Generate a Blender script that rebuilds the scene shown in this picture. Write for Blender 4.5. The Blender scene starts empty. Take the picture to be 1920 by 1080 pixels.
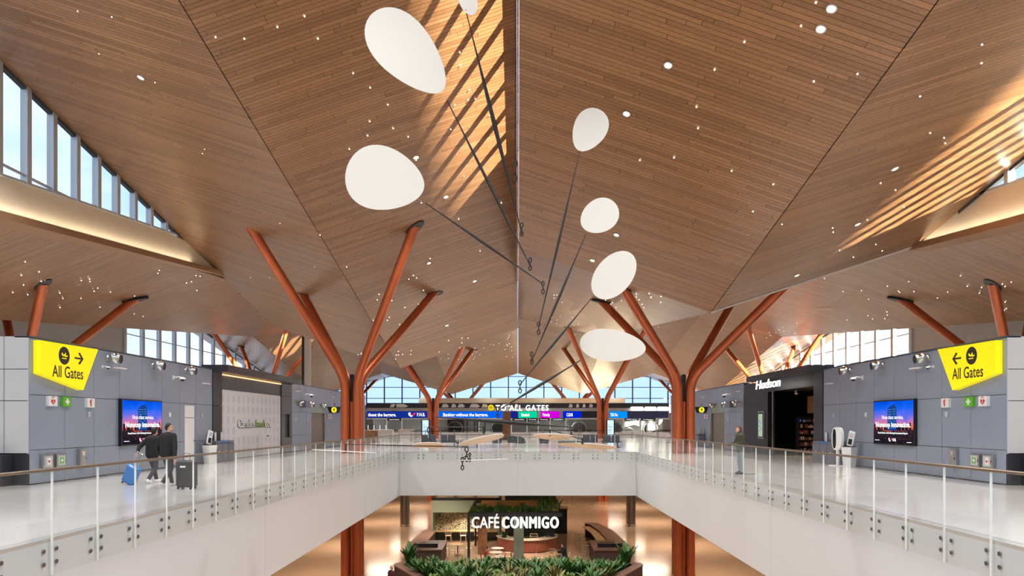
import bpy, bmesh, math, random
from mathutils import Vector, Matrix, noise
PI = math.pi
C = bpy.context.scene.collection
SC = bpy.context.scene
EYE = 1.77          # eye height over the upper floor
LOW = -7.1          # lower floor

# ------------------------------------------------------------------ camera, light, exposure
cd = bpy.data.cameras.new('camera'); cam = bpy.data.objects.new('camera', cd); C.objects.link(cam)
cam.location = (0, 0, EYE); cam.rotation_euler = (PI/2, 0, 0)
cd.sensor_width = 36; cd.lens = 1350/1920*36
cd.shift_x = -11/1920; cd.shift_y = 253/1920
cd.clip_end = 600
SC.camera = cam
SC.view_settings.view_transform = 'Standard'; SC.view_settings.look = 'None'
SC.view_settings.gamma = 1; SC.view_settings.exposure = 0.38
try: SC.view_settings.use_curve_mapping = False
except Exception: pass
SC.cycles.max_bounces = 8; SC.cycles.transparent_max_bounces = 24; SC.cycles.diffuse_bounces = 5
SC.cycles.sample_clamp_indirect = 6
SC.cycles.caustics_reflective = False; SC.cycles.caustics_refractive = False

w = bpy.data.worlds.new('sky'); SC.world = w; w.use_nodes = True
nt = w.node_tree; nt.nodes.clear()
wo = nt.nodes.new('ShaderNodeOutputWorld'); bg = nt.nodes.new('ShaderNodeBackground')
tc = nt.nodes.new('ShaderNodeTexCoord'); mp = nt.nodes.new('ShaderNodeMapping'); mp.inputs['Scale'].default_value = (1, 1, 2.6)
nz = nt.nodes.new('ShaderNodeTexNoise'); nz.inputs['Scale'].default_value = 2.3; nz.inputs['Detail'].default_value = 6
cr = nt.nodes.new('ShaderNodeValToRGB')
cr.color_ramp.elements[0].position = .44; cr.color_ramp.elements[0].color = (.50, .70, 1.0, 1)
cr.color_ramp.elements[1].position = .60; cr.color_ramp.elements[1].color = (.93, .95, 1.0, 1)
bg.inputs['Strength'].default_value = 1.15
L = nt.links.new
L(tc.outputs['Generated'], mp.inputs['Vector']); L(mp.outputs[0], nz.inputs['Vector']); L(nz.outputs['Fac'], cr.inputs['Fac'])
L(cr.outputs['Color'], bg.inputs['Color']); L(bg.outputs[0], wo.inputs['Surface'])

sl = bpy.data.lights.new('sun', 'SUN'); sun = bpy.data.objects.new('sun', sl); C.objects.link(sun)
sl.energy = 72; sl.color = (1.0, .86, .64); sl.angle = math.radians(.8)
SUND = Vector((-.57, .82, -.165)).normalized()
sun.rotation_euler = SUND.to_track_quat('-Z', 'Y').to_euler()

# crease lines of the folded roof (distance, height)
def interp(t, y):
    if y <= t[0][0]: return t[0][1]
    for (a, b), (c, d) in zip(t, t[1:]):
        if y <= c: return b+(d-b)*(y-a)/(c-a)
    return t[-1][1]
E = EYE
VL = [(12,13.71+E),(59,4.46+E),(80,8.5+E),(106,4.24+E),(140,7.5+E)]       # valley, left bay
RL20 = [(12,16.98+E),(59,7.9+E),(80,10.3+E),(106,7.3+E),(140,10.6+E)]
RL0 = [(12,16.9+E),(59,7.75+E),(80,11.5+E),(106,7.3+E),(140,10.6+E)]
VR = [(13,10.45+E),(36,5.53+E),(79,9.48+E),(106,4.24+E),(140,7.5+E)]      # valley, right bay
RR0 = [(13,13.75+E),(36,8.75+E),(79,11.45+E),(106,7.3+E),(140,10.6+E)]
RR20 = [(13,13.8+E),(36,8.88+E),(79,11.8+E),(106,7.3+E),(140,10.6+E)]
VO = [(5,2.43+E),(79,9.45+E),(106,4.24+E),(140,7.5+E)]                    # valley, outer bays
RO = [(5,6.65+E),(36,8.9+E),(79,11.8+E),(106,7.3+E),(140,10.6+E)]
XV, XR = 9.65, 20.0
def roof_z(x, y):
    a = abs(x)
    if a > XR: k = (a-XR)/9; z0, z1 = interp(RO, y), interp(VO, y); return z0+(z1-z0)*k if a <= 29 else z1+(z0-z1)*(a-29)/9.6
    if x < 0: V, R0, R2 = VL, RL0, RL20
    else: V, R0, R2 = VR, RR0, RR20
    v = interp(V, y)
    return v+(interp(R0,y)-v)*(XV-a)/XV if a < XV else v+(interp(R2,y)-v)*(a-XV)/(XR-XV)
def downlamp(loc, power, size=.5, col=(1, .90, .78), spread=125, down=(0,0,-1)):
    l = bpy.data.lights.new('downlight', 'AREA'); l.shape = 'DISK'; l.size = size; l.energy = power; l.color = col; l.spread = math.radians(spread)
    o = bpy.data.objects.new('downlight', l); C.objects.link(o); o.location = loc; o.rotation_euler = Vector(down).to_track_quat('-Z','Y').to_euler(); return o
# grid of fill lamps added below the ceiling, in place of its many downlights
for y in (0, 12, 24, 36, 48, 62, 78, 94, 112):
    for x in (-26, -15, -4.5, 4.5, 15, 26): downlamp((x, y, (roof_z(x, max(y, 13)) if y > 5 else 14.5)-.25), 480, .6, (1, .975, .95))

# ------------------------------------------------------------------ materials
def S(r, g, b):
    f = lambda c: (c/255/12.92) if c/255 <= .04045 else ((c/255+.055)/1.055)**2.4
    return (f(r), f(g), f(b), 1)
def mat(name, col, rough=.5, metal=0, spec=.5, emit=None, es=1.0, noise_amt=0, noise_scale=3.0, coat=0):
    m = bpy.data.materials.new(name); m.use_nodes = True
    b = m.node_tree.nodes['Principled BSDF']
    b.inputs['Base Color'].default_value = col; b.inputs['Roughness'].default_value = rough
    b.inputs['Metallic'].default_value = metal; b.inputs['Specular IOR Level'].default_value = spec
    if coat: b.inputs['Coat Weight'].default_value = coat; b.inputs['Coat Roughness'].default_value = .08
    if emit:
        b.inputs['Emission Color'].default_value = emit; b.inputs['Emission Strength'].default_value = es
    if noise_amt:
        n = m.node_tree; t = n.nodes.new('ShaderNodeTexCoord'); z = n.nodes.new('ShaderNodeTexNoise'); z.inputs['Scale'].default_value = noise_scale
        z.inputs['Detail'].default_value = 5
        r = n.nodes.new('ShaderNodeValToRGB')
        r.color_ramp.elements[0].position = .35; r.color_ramp.elements[1].position = .65
        r.color_ramp.elements[0].color = tuple(c*(1-noise_amt) for c in col[:3])+(1,)
        r.color_ramp.elements[1].color = tuple(min(1, c*(1+noise_amt)) for c in col[:3])+(1,)
        n.links.new(t.outputs['Object'], z.inputs['Vector']); n.links.new(z.outputs['Fac'], r.inputs['Fac']); n.links.new(r.outputs['Color'], b.inputs['Base Color'])
    return m
def glow(name, col, s):
    m = bpy.data.materials.new(name); m.use_nodes = True; n = m.node_tree; n.nodes.clear()
    o = n.nodes.new('ShaderNodeOutputMaterial'); e = n.nodes.new('ShaderNodeEmission')
    e.inputs['Color'].default_value = col; e.inputs['Strength'].default_value = s
    n.links.new(e.outputs[0], o.inputs['Surface'])
    m.cycles.emission_sampling = 'NONE'
    return m
def glass(name, tint, ior=1.45, rough=.0):
    m = bpy.data.materials.new(name); m.use_nodes = True; n = m.node_tree; n.nodes.clear()
    o = n.nodes.new('ShaderNodeOutputMaterial'); t = n.nodes.new('ShaderNodeBsdfTransparent'); g = n.nodes.new('ShaderNodeBsdfGlossy')
    f = n.nodes.new('ShaderNodeFresnel'); f.inputs['IOR'].default_value = ior; x = n.nodes.new('ShaderNodeMixShader')
    t.inputs['Color'].default_value = tint; g.inputs['Roughness'].default_value = rough
    ge = n.nodes.new('ShaderNodeNewGeometry'); sb = n.nodes.new('ShaderNodeMath'); sb.operation = 'SUBTRACT'; sb.inputs[0].default_value = 1
    ml = n.nodes.new('ShaderNodeMath'); ml.operation = 'MULTIPLY'; n.links.new(ge.outputs['Backfacing'], sb.inputs[1])
    n.links.new(f.outputs[0], ml.inputs[0]); n.links.new(sb.outputs[0], ml.inputs[1]); n.links.new(ml.outputs[0], x.inputs[0]); n.links.new(t.outputs[0], x.inputs[1]); n.links.new(g.outputs[0], x.inputs[2]); n.links.new(x.outputs[0], o.inputs['Surface'])
    return m
def wood_planks(name, c1, c2, mortar, bw=4.4, rh=.17, ms=.008, rough=.34):
    m = mat(name, c1, rough, spec=.45); n = m.node_tree; b = n.nodes['Principled BSDF']
    t = n.nodes.new('ShaderNodeTexCoord'); k = n.nodes.new('ShaderNodeTexBrick')
    k.offset = .37; k.offset_frequency = 2
    k.inputs['Scale'].default_value = 1; k.inputs['Brick Width'].default_value = bw; k.inputs['Row Height'].default_value = rh
    k.inputs['Mortar Size'].default_value = ms; k.inputs['Mortar Smooth'].default_value = .1; k.inputs['Bias'].default_value = -.1
    k.inputs['Color1'].default_value = c1; k.inputs['Color2'].default_value = c2; k.inputs['Mortar'].default_value = mortar
    mp = n.nodes.new('ShaderNodeMapping'); mp.inputs['Scale'].default_value = (.6, 9, 9)
    z = n.nodes.new('ShaderNodeTexNoise'); z.inputs['Scale'].default_value = 3; z.inputs['Detail'].default_value = 6
    mx = n.nodes.new('ShaderNodeMix'); mx.data_type = 'RGBA'; mx.blend_type = 'MULTIPLY'; mx.inputs['Factor'].default_value = .55
    r = n.nodes.new('ShaderNodeValToRGB'); r.color_ramp.elements[0].position = .3; r.color_ramp.elements[0].color = (.62, .62, .62, 1)
    r.color_ramp.elements[1].position = .7; r.color_ramp.elements[1].color = (1.25, 1.22, 1.2, 1)
    k.offset = 0
    sx = n.nodes.new('ShaderNodeSeparateXYZ'); dv = n.nodes.new('ShaderNodeMath'); dv.operation = 'DIVIDE'; dv.inputs[1].default_value = rh
    fl = n.nodes.new('ShaderNodeMath'); fl.operation = 'FLOOR'; wn = n.nodes.new('ShaderNodeTexWhiteNoise'); wn.noise_dimensions = '1D'
    ma = n.nodes.new('ShaderNodeMath'); ma.operation = 'MULTIPLY_ADD'; ma.inputs[1].default_value = bw*7; cb = n.nodes.new('ShaderNodeCombineXYZ')
    n.links.new(t.outputs['Object'], sx.inputs[0]); n.links.new(sx.outputs['Y'], dv.inputs[0]); n.links.new(dv.outputs[0], fl.inputs[0]); n.links.new(fl.outputs[0], wn.inputs['W'])
    n.links.new(wn.outputs['Value'], ma.inputs[0]); n.links.new(sx.outputs['X'], ma.inputs[2]); n.links.new(ma.outputs[0], cb.inputs['X']); n.links.new(sx.outputs['Y'], cb.inputs['Y'])
    n.links.new(cb.outputs[0], k.inputs['Vector']); n.links.new(t.outputs['Object'], mp.inputs['Vector']); n.links.new(mp.outputs[0], z.inputs['Vector'])
    n.links.new(z.outputs['Fac'], r.inputs['Fac']); n.links.new(k.outputs['Color'], mx.inputs[6]); n.links.new(r.outputs['Color'], mx.inputs[7])
    n.links.new(mx.outputs[2], b.inputs['Base Color'])
    return m
M = {}
M['wood'] = wood_planks('ceiling wood slats', S(164, 122, 84), S(132, 95, 62), S(44, 29, 20))
M['terrazzo'] = mat('pale terrazzo', S(205, 200, 194), .12, spec=.55, noise_amt=.04, noise_scale=.5)
M['low_floor'] = mat('warm terrazzo', S(186, 154, 126), .14, spec=.5, noise_amt=.05, noise_scale=.4)
M['plaster'] = mat('white plaster', S(218, 222, 224), .55)
M['beige'] = mat('cream fascia', S(228, 216, 194), .5)
M['soffit'] = mat('tan soffit', S(166, 128, 96), .5)
M['panel'] = mat('grey metal panel', S(148, 158, 174), .33, .25, noise_amt=.03, noise_scale=.6)
M['panel_light'] = mat('light grey panel', S(190, 190, 188), .4)
M['panel_dark'] = mat('dark grey panel', S(84, 84, 86), .4)
M['taupe'] = mat('taupe door metal', S(120, 110, 100), .5)
M['char'] = mat('charcoal panel', S(44, 45, 50), .35)
M['joint'] = mat('panel joint', S(42, 42, 46), .7)
M['black'] = mat('black', S(16, 16, 18), .4)
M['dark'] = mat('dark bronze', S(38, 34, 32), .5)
M['white'] = mat('white paint', S(235, 235, 232), .45)
M['mull'] = mat('pale blue grey mullion', S(198, 208, 214), .35, .2)
M['mull_dark'] = mat('dark mullion', S(70, 82, 94), .4, .2)
M['copper'] = mat('copper coloured steel', S(190, 98, 56), .34, .45, spec=.6, noise_amt=.06, noise_scale=1.2)
M['steel'] = mat('brushed stainless steel', S(190, 188, 182), .25, .95)
M['steel_dark'] = mat('grey column steel', S(128, 122, 116), .3, .7)
M['chrome'] = mat('chrome', S(220, 218, 214), .12, 1)
M['rail'] = mat('bronze handrail', S(138, 122, 106), .3, .6)
M['glass'] = glass('clear window glass', (.93, .96, 1, 1))
M['rail_glass'] = glass('railing glass', (.99, 1, .995, 1), 1.4)
M['glass_edge'] = mat('polished glass edge', S(244, 252, 248), .15, spec=.8)
M['yellow'] = mat('yellow sign', S(246, 226, 0), .4, emit=S(250, 228, 0), es=.35)
M['ink'] = mat('dark sign ink', S(44, 40, 24), .5)
M['red'] = mat('red ink', S(205, 40, 36), .5)
M['green'] = mat('sign green', S(96, 178, 40), .5)
M['star'] = glow('star light', (1, .93, .82, 1), 6)
M['lamp'] = glow('downlight', (1, .90, .76, 1), 5)
M['blade'] = mat('white sheet metal', S(234, 229, 216), .5)
M['rod'] = mat('dark iron rod', S(48, 46, 45), .45, .4)
M['leaf1'] = mat('dark green leaf', S(64, 104, 46), .4, noise_amt=.3, noise_scale=4)
M['leaf2'] = mat('bright green leaf', S(122, 152, 62), .45, noise_amt=.3, noise_scale=4)
M['leaf3'] = mat('variegated leaf', S(120, 116, 66), .45, noise_amt=.4, noise_scale=9)
M['soil'] = mat('soil', S(40, 30, 24), .9)
M['planter'] = mat('brown planter', S(70, 50, 46), .5)
M['planter_top'] = mat('brown stone rim', S(122, 92, 78), .35)
M['sage'] = mat('sage green paint', S(142, 150, 124), .5)
M['sage_dark'] = mat('dark sage paint', S(70, 76, 62), .6)
M['oak'] = mat('light oak', S(206, 168, 118), .45, noise_amt=.12, noise_scale=5)
M['terracotta'] = mat('terracotta panel', S(146, 82, 62), .5)
M['stone'] = mat('pale worktop', S(222, 208, 184), .3, noise_amt=.08, noise_scale=14)
M['cream_metal'] = mat('cream wire', S(228, 214, 180), .4)
M['upholstery'] = mat('charcoal upholstery', S(62, 66, 74), .8)
M['skin'] = mat('skin', S(206, 156, 128), .5)
M['hair'] = mat('dark hair', S(30, 24, 22), .6)
M['hair_brown'] = mat('brown hair', S(86, 54, 36), .6)
M['hair_blond'] = mat('blond hair', S(190, 150, 110), .6)
M['cloth_black'] = mat('black cloth', S(30, 28, 28), .9)
M['cloth_dark'] = mat('charcoal cloth', S(52, 52, 58), .9)
M['denim'] = mat('blue denim', S(84, 96, 116), .9)
M['olive'] = mat('olive coat', S(58, 60, 42), .9)
M['rust'] = mat('rust red cloth', S(150, 66, 42), .9)
M['maroon'] = mat('maroon coat', S(70, 30, 32), .9)
M['grey_jeans'] = mat('pale jeans', S(140, 152, 158), .9)
M['case_blue'] = mat('blue suitcase shell', S(44, 118, 190), .35)
M['case_black'] = mat('black suitcase fabric', S(44, 44, 46), .6)
M['bin_grey'] = mat('grey bin metal', S(112, 116, 128), .4, .2)
M['pillar_wood'] = mat('brown wood cladding', S(128, 88, 58), .45, noise_amt=.2, noise_scale=3)
M['white_glow'] = glow('lit white letters', (1, .98, .94, 1), 2.6)
M['warm_glow'] = glow('warm light strip', (1, .5, .22, 1), 2.0)
M['txt'] = glow('screen white', (1, 1, 1, 1), 1.0)
M['hoard'] = mat('white hoarding', S(214, 212, 214), .5)
M['hoard_pat'] = mat('hoarding pattern', S(196, 196, 198), .5)

# ------------------------------------------------------------------ mesh helpers
class MB:
    def __init__(s): s.v = []; s.f = []
    def add(s, vs, fs, mx=None):
        o = len(s.v)
        s.v += [tuple(mx @ Vector(v)) if mx else tuple(v) for v in vs]
        s.f += [tuple(i+o for i in f) for f in fs]; return s
    def box(s, x0, x1, y0, y1, z0, z1, mx=None):
        return s.add([(x0,y0,z0),(x1,y0,z0),(x1,y1,z0),(x0,y1,z0),(x0,y0,z1),(x1,y0,z1),(x1,y1,z1),(x0,y1,z1)],
                     [(0,3,2,1),(4,5,6,7),(0,1,5,4),(1,2,6,5),(2,3,7,6),(3,0,4,7)], mx)
    def rbox(s, x0, x1, y0, y1, z0, z1, b=.02, mx=None):      # box with chamfered vertical and top edges
        p = [(x0+b,y0),(x1-b,y0),(x1,y0+b),(x1,y1-b),(x1-b,y1),(x0+b,y1),(x0,y1-b),(x0,y0+b)]
        cx, cy = (x0+x1)/2, (y0+y1)/2; kx = 1-2*b/(x1-x0); ky = 1-2*b/(y1-y0)
        q = [(cx+(x-cx)*kx, cy+(y-cy)*ky) for x, y in p]
        vs = [(x,y,z0+b) for x,y in p]+[(x,y,z1-b) for x,y in p]+[(x,y,z1) for x,y in q]+[(x,y,z0) for x,y in q]
        fs = []
        for i in range(8):
            j = (i+1) % 8
            fs += [(i,j,8+j,8+i),(8+i,8+j,16+j,16+i),(24+i,24+j,j,i)]
        fs += [tuple(range(16,24)), tuple(reversed(range(24,32)))]
        return s.add(vs, fs, mx)
    def cyl(s, p0, p1, r0, r1=None, n=16, caps=True, mx=None):
        r1 = r0 if r1 is None else r1
        p0, p1 = Vector(p0), Vector(p1); d = (p1-p0).normalized()
        a = d.orthogonal().normalized(); b = d.cross(a)
        vs = [tuple(p+(a*math.cos(2*PI*i/n)+b*math.sin(2*PI*i/n))*r) for p, r in ((p0,r0),(p1,r1)) for i in range(n)]
        fs = [(i,(i+1)%n,n+(i+1)%n,n+i) for i in range(n)]
        if caps: fs += [tuple(reversed(range(n))), tuple(range(n,2*n))]
        return s.add(vs, fs, mx)
    def tube(s, pts, r, n=12, mx=None, closed=False):
        pts = [Vector(p) for p in pts]; N = len(pts); rs = r if isinstance(r, (list,tuple)) else [r]*N
        vs = []; a = None
        for i, p in enumerate(pts):
            if closed: d = (pts[(i+1)%N]-pts[i-1]).normalized()
            else: d = (pts[min(i+1,N-1)]-pts[max(i-1,0)]).normalized()
            if a is None: a = d.orthogonal().normalized()
            else: a = (a-d*a.dot(d)).normalized()
            b = d.cross(a)
            vs += [tuple(p+(a*math.cos(2*PI*k/n)+b*math.sin(2*PI*k/n))*rs[i]) for k in range(n)]
        fs = []
        for i in range(N if closed else N-1):
            j = (i+1) % N
            fs += [(i*n+k, i*n+(k+1)%n, j*n+(k+1)%n, j*n+k) for k in range(n)]
        if not closed: fs += [tuple(reversed(range(n))), tuple(range((N-1)*n, N*n))]
        return s.add(vs, fs, mx)
    def lathe(s, prof, n=24, mx=None):
        vs = [(r*math.cos(2*PI*k/n), r*math.sin(2*PI*k/n), z) for r, z in prof for k in range(n)]
        fs = [(i*n+k, i*n+(k+1)%n, (i+1)*n+(k+1)%n, (i+1)*n+k) for i in range(len(prof)-1) for k in range(n)]
        fs += [tuple(reversed(range(n))), tuple(range((len(prof)-1)*n, len(prof)*n))]
        return s.add(vs, fs, mx)
    def ball(s, c, r, n=12, mx=None):
        r = r if isinstance(r, (tuple,list)) else (r,r,r); vs = []; m = n//2+1
        for i in range(1, m):
            t = PI*i/m
            vs += [(c[0]+r[0]*math.sin(t)*math.cos(2*PI*k/n), c[1]+r[1]*math.sin(t)*math.sin(2*PI*k/n), c[2]+r[2]*math.cos(t)) for k in range(n)]
        R = m-1; vs += [(c[0],c[1],c[2]+r[2]), (c[0],c[1],c[2]-r[2])]
        fs = [(i*n+k, (i+1)*n+k, (i+1)*n+(k+1)%n, i*n+(k+1)%n) for i in range(R-1) for k in range(n)]
        fs += [(R*n, k, (k+1)%n) for k in range(n)] + [(R*n+1, (R-1)*n+(k+1)%n, (R-1)*n+k) for k in range(n)]
        return s.add(vs, fs, mx)
    def prism(s, poly, y0, y1, mx=None):        # polygon in x,z extruded along y (front y0)
        n = len(poly)
        vs = [(x,y0,z) for x,z in poly]+[(x,y1,z) for x,z in poly]
        return s.add(vs, [tuple(range(n)), tuple(reversed(range(n,2*n)))]+[(i,n+i,n+(i+1)%n,(i+1)%n) for i in range(n)], mx)
    def slab(s, poly, z0, z1, mx=None):          # polygon in x,y extruded in z
        n = len(poly)
        vs = [(x,y,z0) for x,y in poly]+[(x,y,z1) for x,y in poly]
        return s.add(vs, [tuple(reversed(range(n))), tuple(range(n,2*n))]+[(i,(i+1)%n,n+(i+1)%n,n+i) for i in range(n)], mx)
    def build(s, name, m, parent=None, smooth=False):
        me = bpy.data.meshes.new(name); me.from_pydata(s.v, [], s.f); me.update()
        bm = bmesh.new(); bm.from_mesh(me); bmesh.ops.recalc_face_normals(bm, faces=bm.faces); bm.to_mesh(me); bm.free()
        me.materials.append(m if not isinstance(m, str) else M[m])
        if smooth:
            for p in me.polygons: p.use_smooth = True
            try: me.set_sharp_from_angle(angle=math.radians(42))
            except Exception: pass
        o = bpy.data.objects.new(name, me); C.objects.link(o)
        if parent: o.parent = parent
        return o
def tag(o, label, cat, group=None, kind=None):
    o['label'] = label; o['category'] = cat
    if group: o['group'] = group
    if kind: o['kind'] = kind
    return o
def thing(name, label, cat, loc=(0,0,0), rz=0, group=None):
    o = bpy.data.objects.new(name, None); C.objects.link(o); o.location = loc; o.rotation_euler = (0,0,rz)
    o.empty_display_size = .1
    return tag(o, label, cat, group)
def struct(o): o['kind'] = 'structure'; return o
def kids(o): return [c for c in bpy.data.objects if c.parent == o]
def copy_tree(root, loc=None, rz=None, label=None, group=None):
    KM = {}
    for o in bpy.data.objects:
        if o.parent: KM.setdefault(o.parent.name, []).append(o)
    def rec(o, par):
        c = o.copy(); C.objects.link(c)
        if par: c.parent = par
        for k in KM.get(o.name, []): rec(k, c)
        return c
    r = rec(root, None)
    if loc is not None: r.location = loc
    if rz is not None: r.rotation_euler = (0,0,rz)
    if label: r['label'] = label
    if group: r['group'] = group
    return r
def text(s, size, name, m, parent, loc, width=None, ext=.004, bold=0, align='CENTER', rot=(PI/2,0,0), shear=0, gap=1.0, fat=0):
    cu = bpy.data.curves.new('t', 'FONT'); cu.body = s; cu.size = size; cu.extrude = ext; cu.align_x = align; cu.offset = bold; cu.resolution_u = 3; cu.shear = shear; cu.space_character = gap
    to = bpy.data.objects.new('t', cu); C.objects.link(to)
    dg = bpy.context.evaluated_depsgraph_get(); dg.update()
    me = bpy.data.meshes.new_from_object(to.evaluated_get(dg)); bpy.data.objects.remove(to)
    if width and me.vertices:
        xs = [v.co.x for v in me.vertices]; k = width/(max(xs)-min(xs))
        for v in me.vertices: v.co.x *= k
    if fat:
        V_ = [tuple(v.co) for v in me.vertices]; F_ = [tuple(p.vertices) for p in me.polygons]; vs, fs = [], []
        for k, (dx, dz) in enumerate(((0,0),(fat,0),(-fat,0),(0,fat*.6),(0,-fat*.6))):
            fs += [tuple(i+len(vs) for i in f) for f in F_]; vs += [(x+dx, y+dz, z) for x, y, z in V_]
        me = bpy.data.meshes.new(name); me.from_pydata(vs, [], fs)
    me.name = name; me.materials.clear(); me.materials.append(M[m] if isinstance(m, str) else m)
    o = bpy.data.objects.new(name, me); C.objects.link(o); o.parent = parent; o.location = loc; o.rotation_euler = rot
    return o
def px(x, y, d): return Vector(((x-971)*d/1350, d, EYE-(y-793)*d/1350))
# ------------------------------------------------------------------ folded roof
TH = .55
def strip(xa, za, xb, zb, name, pieces):
    """ceiling plane pieces between two crease lines; thickness upwards"""
    ys = sorted(set([p[0] for p in za]+[p[0] for p in zb]))
    mb = MB()
    for y0, y1 in zip(ys, ys[1:]):
        q = [(xa,y0,interp(za,y0)),(xb,y0,interp(zb,y0)),(xb,y1,interp(zb,y1)),(xa,y1,interp(za,y1))]
        vs = q+[(x,y,z+TH) for x,y,z in q]
        mb.add(vs, [(0,1,2,3),(7,6,5,4),(0,4,5,1),(1,5,6,2),(2,6,7,3),(3,7,4,0)])
    o = mb.build(name, 'wood'); struct(o); return o
G = .02
strip(-XR, RL20, -XV-G, VL, 'ceiling', 0); strip(-XV+G, VL, -.04, RL0, 'ceiling', 0)
strip(.04, RR0, XV-G, VR, 'ceiling', 0); strip(XV+G, VR, XR, RR20, 'ceiling', 0)
for s in (-1, 1):
    strip(s*(XR+.02), RO, s*(29-G), VO, 'ceiling', 0); strip(s*(29+G), VO, s*38.6, RO, 'ceiling', 0)
# dark shadow-gap seams in the valleys
for x, t in ((-XV, VL), (XV, VR), (-29, VO), (29, VO)):
    mb = MB()
    for (a, b), (c, d) in zip(t, t[1:]):
        mb.add([(x-.05,a,b+.03),(x+.05,a,b+.03),(x+.05,c,d+.03),(x-.05,c,d+.03),(x-.05,a,b+.3),(x+.05,a,b+.3),(x+.05,c,d+.3),(x-.05,c,d+.3)],
               [(0,1,2,3),(7,6,5,4),(0,4,5,1),(1,5,6,2),(2,6,7,3),(3,7,4,0)])
    struct(mb.build('trim_1', 'black'))
def roof_n(x, y):
    e = .05; dx = (roof_z(x+e,y)-roof_z(x-e,y))/(2*e); dy = (roof_z(x,y+e)-roof_z(x,y-e))/(2*e)
    return Vector((dx, dy, -1)).normalized()         # pointing down
def ray_roof(pxx, pyy):
    D = Vector(((pxx-971)/1350, 1, -(pyy-793)/1350)); t = 12.5
    while t < 139:
        p = Vector((0,0,EYE))+D*t
        if p.z >= roof_z(p.x, p.y):
            a, b = t-.05, t
            for _ in range(14):
                c = (a+b)/2; q = Vector((0,0,EYE))+D*c
                if q.z >= roof_z(q.x, q.y): b = c
                else: a = c
            return Vector((0,0,EYE))+D*a
        t += .05
    return None

# clerestory glazing where neighbouring bays sit at different heights
def clerestory(x, ta, tb, y0, y1, step, name, barz=None, w_=.22, d_=.32, hx=.1, mm='mull'):
    """vertical glazing in the plane x between ceiling lines ta (low) and tb (high)"""
    root = thing(name[0], name[1], 'window', (x, y0, 0)); root['kind'] = 'structure'; del root['label']; del root['category']
    g = MB(); m = MB(); f = MB()
    n = max(1, int(round((y1-y0)/step)))
    ys = [y0+(y1-y0)*i/n for i in range(n+1)]
    lo = lambda y: ta(y); hi = lambda y: tb(y)
    for a, b in zip(ys, ys[1:]):
        if hi(a)-lo(a) < .1 and hi(b)-lo(b) < .1: continue
        vs = [(-.01,a-y0,lo(a)),(.01,a-y0,lo(a)),(.01,b-y0,lo(b)),(-.01,b-y0,lo(b)),(-.01,a-y0,hi(a)),(.01,a-y0,hi(a)),(.01,b-y0,hi(b)),(-.01,b-y0,hi(b))]
        g.add(vs, [(0,3,2,1),(4,5,6,7),(0,1,5,4),(1,2,6,5),(2,3,7,6),(3,0,4,7)])
        for k0, k1, F in ((lambda y: hi(y)-.16, lambda y: hi(y), f), (lambda y: lo(y), lambda y: lo(y)+.1, m)):
            F.add([(-hx,a-y0,k0(a)),(hx,a-y0,k0(a)),(hx,b-y0,k0(b)),(-hx,b-y0,k0(b)),(-hx,a-y0,k1(a)),(hx,a-y0,k1(a)),(hx,b-y0,k1(b)),(-hx,b-y0,k1(b))],
                  [(0,3,2,1),(4,5,6,7),(0,1,5,4),(1,2,6,5),(2,3,7,6),(3,0,4,7)])
        for bz in (barz or []):
            if lo(a) < bz and hi(a) > bz+.2 and lo(b) < bz and hi(b) > bz: m.box(-.05,.05,a-y0,b-y0,bz-.04,bz+.04)
    for a in ys:
        if hi(a)-lo(a) > .15: m.box(-d_/2, d_/2, a-y0-w_/2, a-y0+w_/2, lo(a), hi(a))
    g.build('pane', 'glass', root); m.build('mullion', mm, root)
    if f.v: f.build('head', 'mull_dark', root)
    return root
# left clerestory above the cream beam (x = -20)
I = interp
sillL = lambda y: px(0,330,27.8).z+(px(325,440,41.8).z-px(0,330,27.8).z)*(y-27.8)/14
clerestory(-XR, sillL, lambda y: I(RL20,y), 17.8, 42.4, 1.6, ('window_1',''), [10.9+.9], .26, .3)
clerestory(XR, lambda y: sillL(y), lambda y: I(RR20,y), 17.8, 34.2, 1.6, ('window_2',''), None, .26, .3)
clerestory(0, lambda y: I(RR0,y), lambda y: I(RL0,y), 13, 33, 1.6, ('window_3',''), None, .42, .05, .02, 'wood')
clerestory(0, lambda y: I(RL0,y), lambda y: I(RR0,y), 48.5, 79, 1.6, ('window_4',''), None, .3, .05, .02, 'wood')
clerestory(-XR, lambda y: I(RL20,y), lambda y: I(RO,y), 52, 79, 1.8, ('window_5',''), None, .5, .12, .03, 'wood')
mb = MB(); q0, q1 = 33.1, 48.5  # solid panel added to cut off the low sun, seen only edge-on
mb.add([(-.03,q0,I(RR0,q0)),(.03,q0,I(RR0,q0)),(.03,36,I(RR0,36)),(-.03,36,I(RR0,36)),(.03,q1,I(RR0,q1)),(-.03,q1,I(RR0,q1)),(-.03,q0,I(RL0,q0)+.3),(.03,q0,I(RL0,q0)+.3),(.03,q1,I(RL0,q1)+.3),(-.03,q1,I(RL0,q1)+.3)],[(0,1,2,3),(3,2,4,5),(6,7,8,9),(0,3,5,9,6),(1,7,8,4,2),(0,6,7,1),(5,4,8,9)]); struct(mb.build('wall_middle','wood'))
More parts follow.
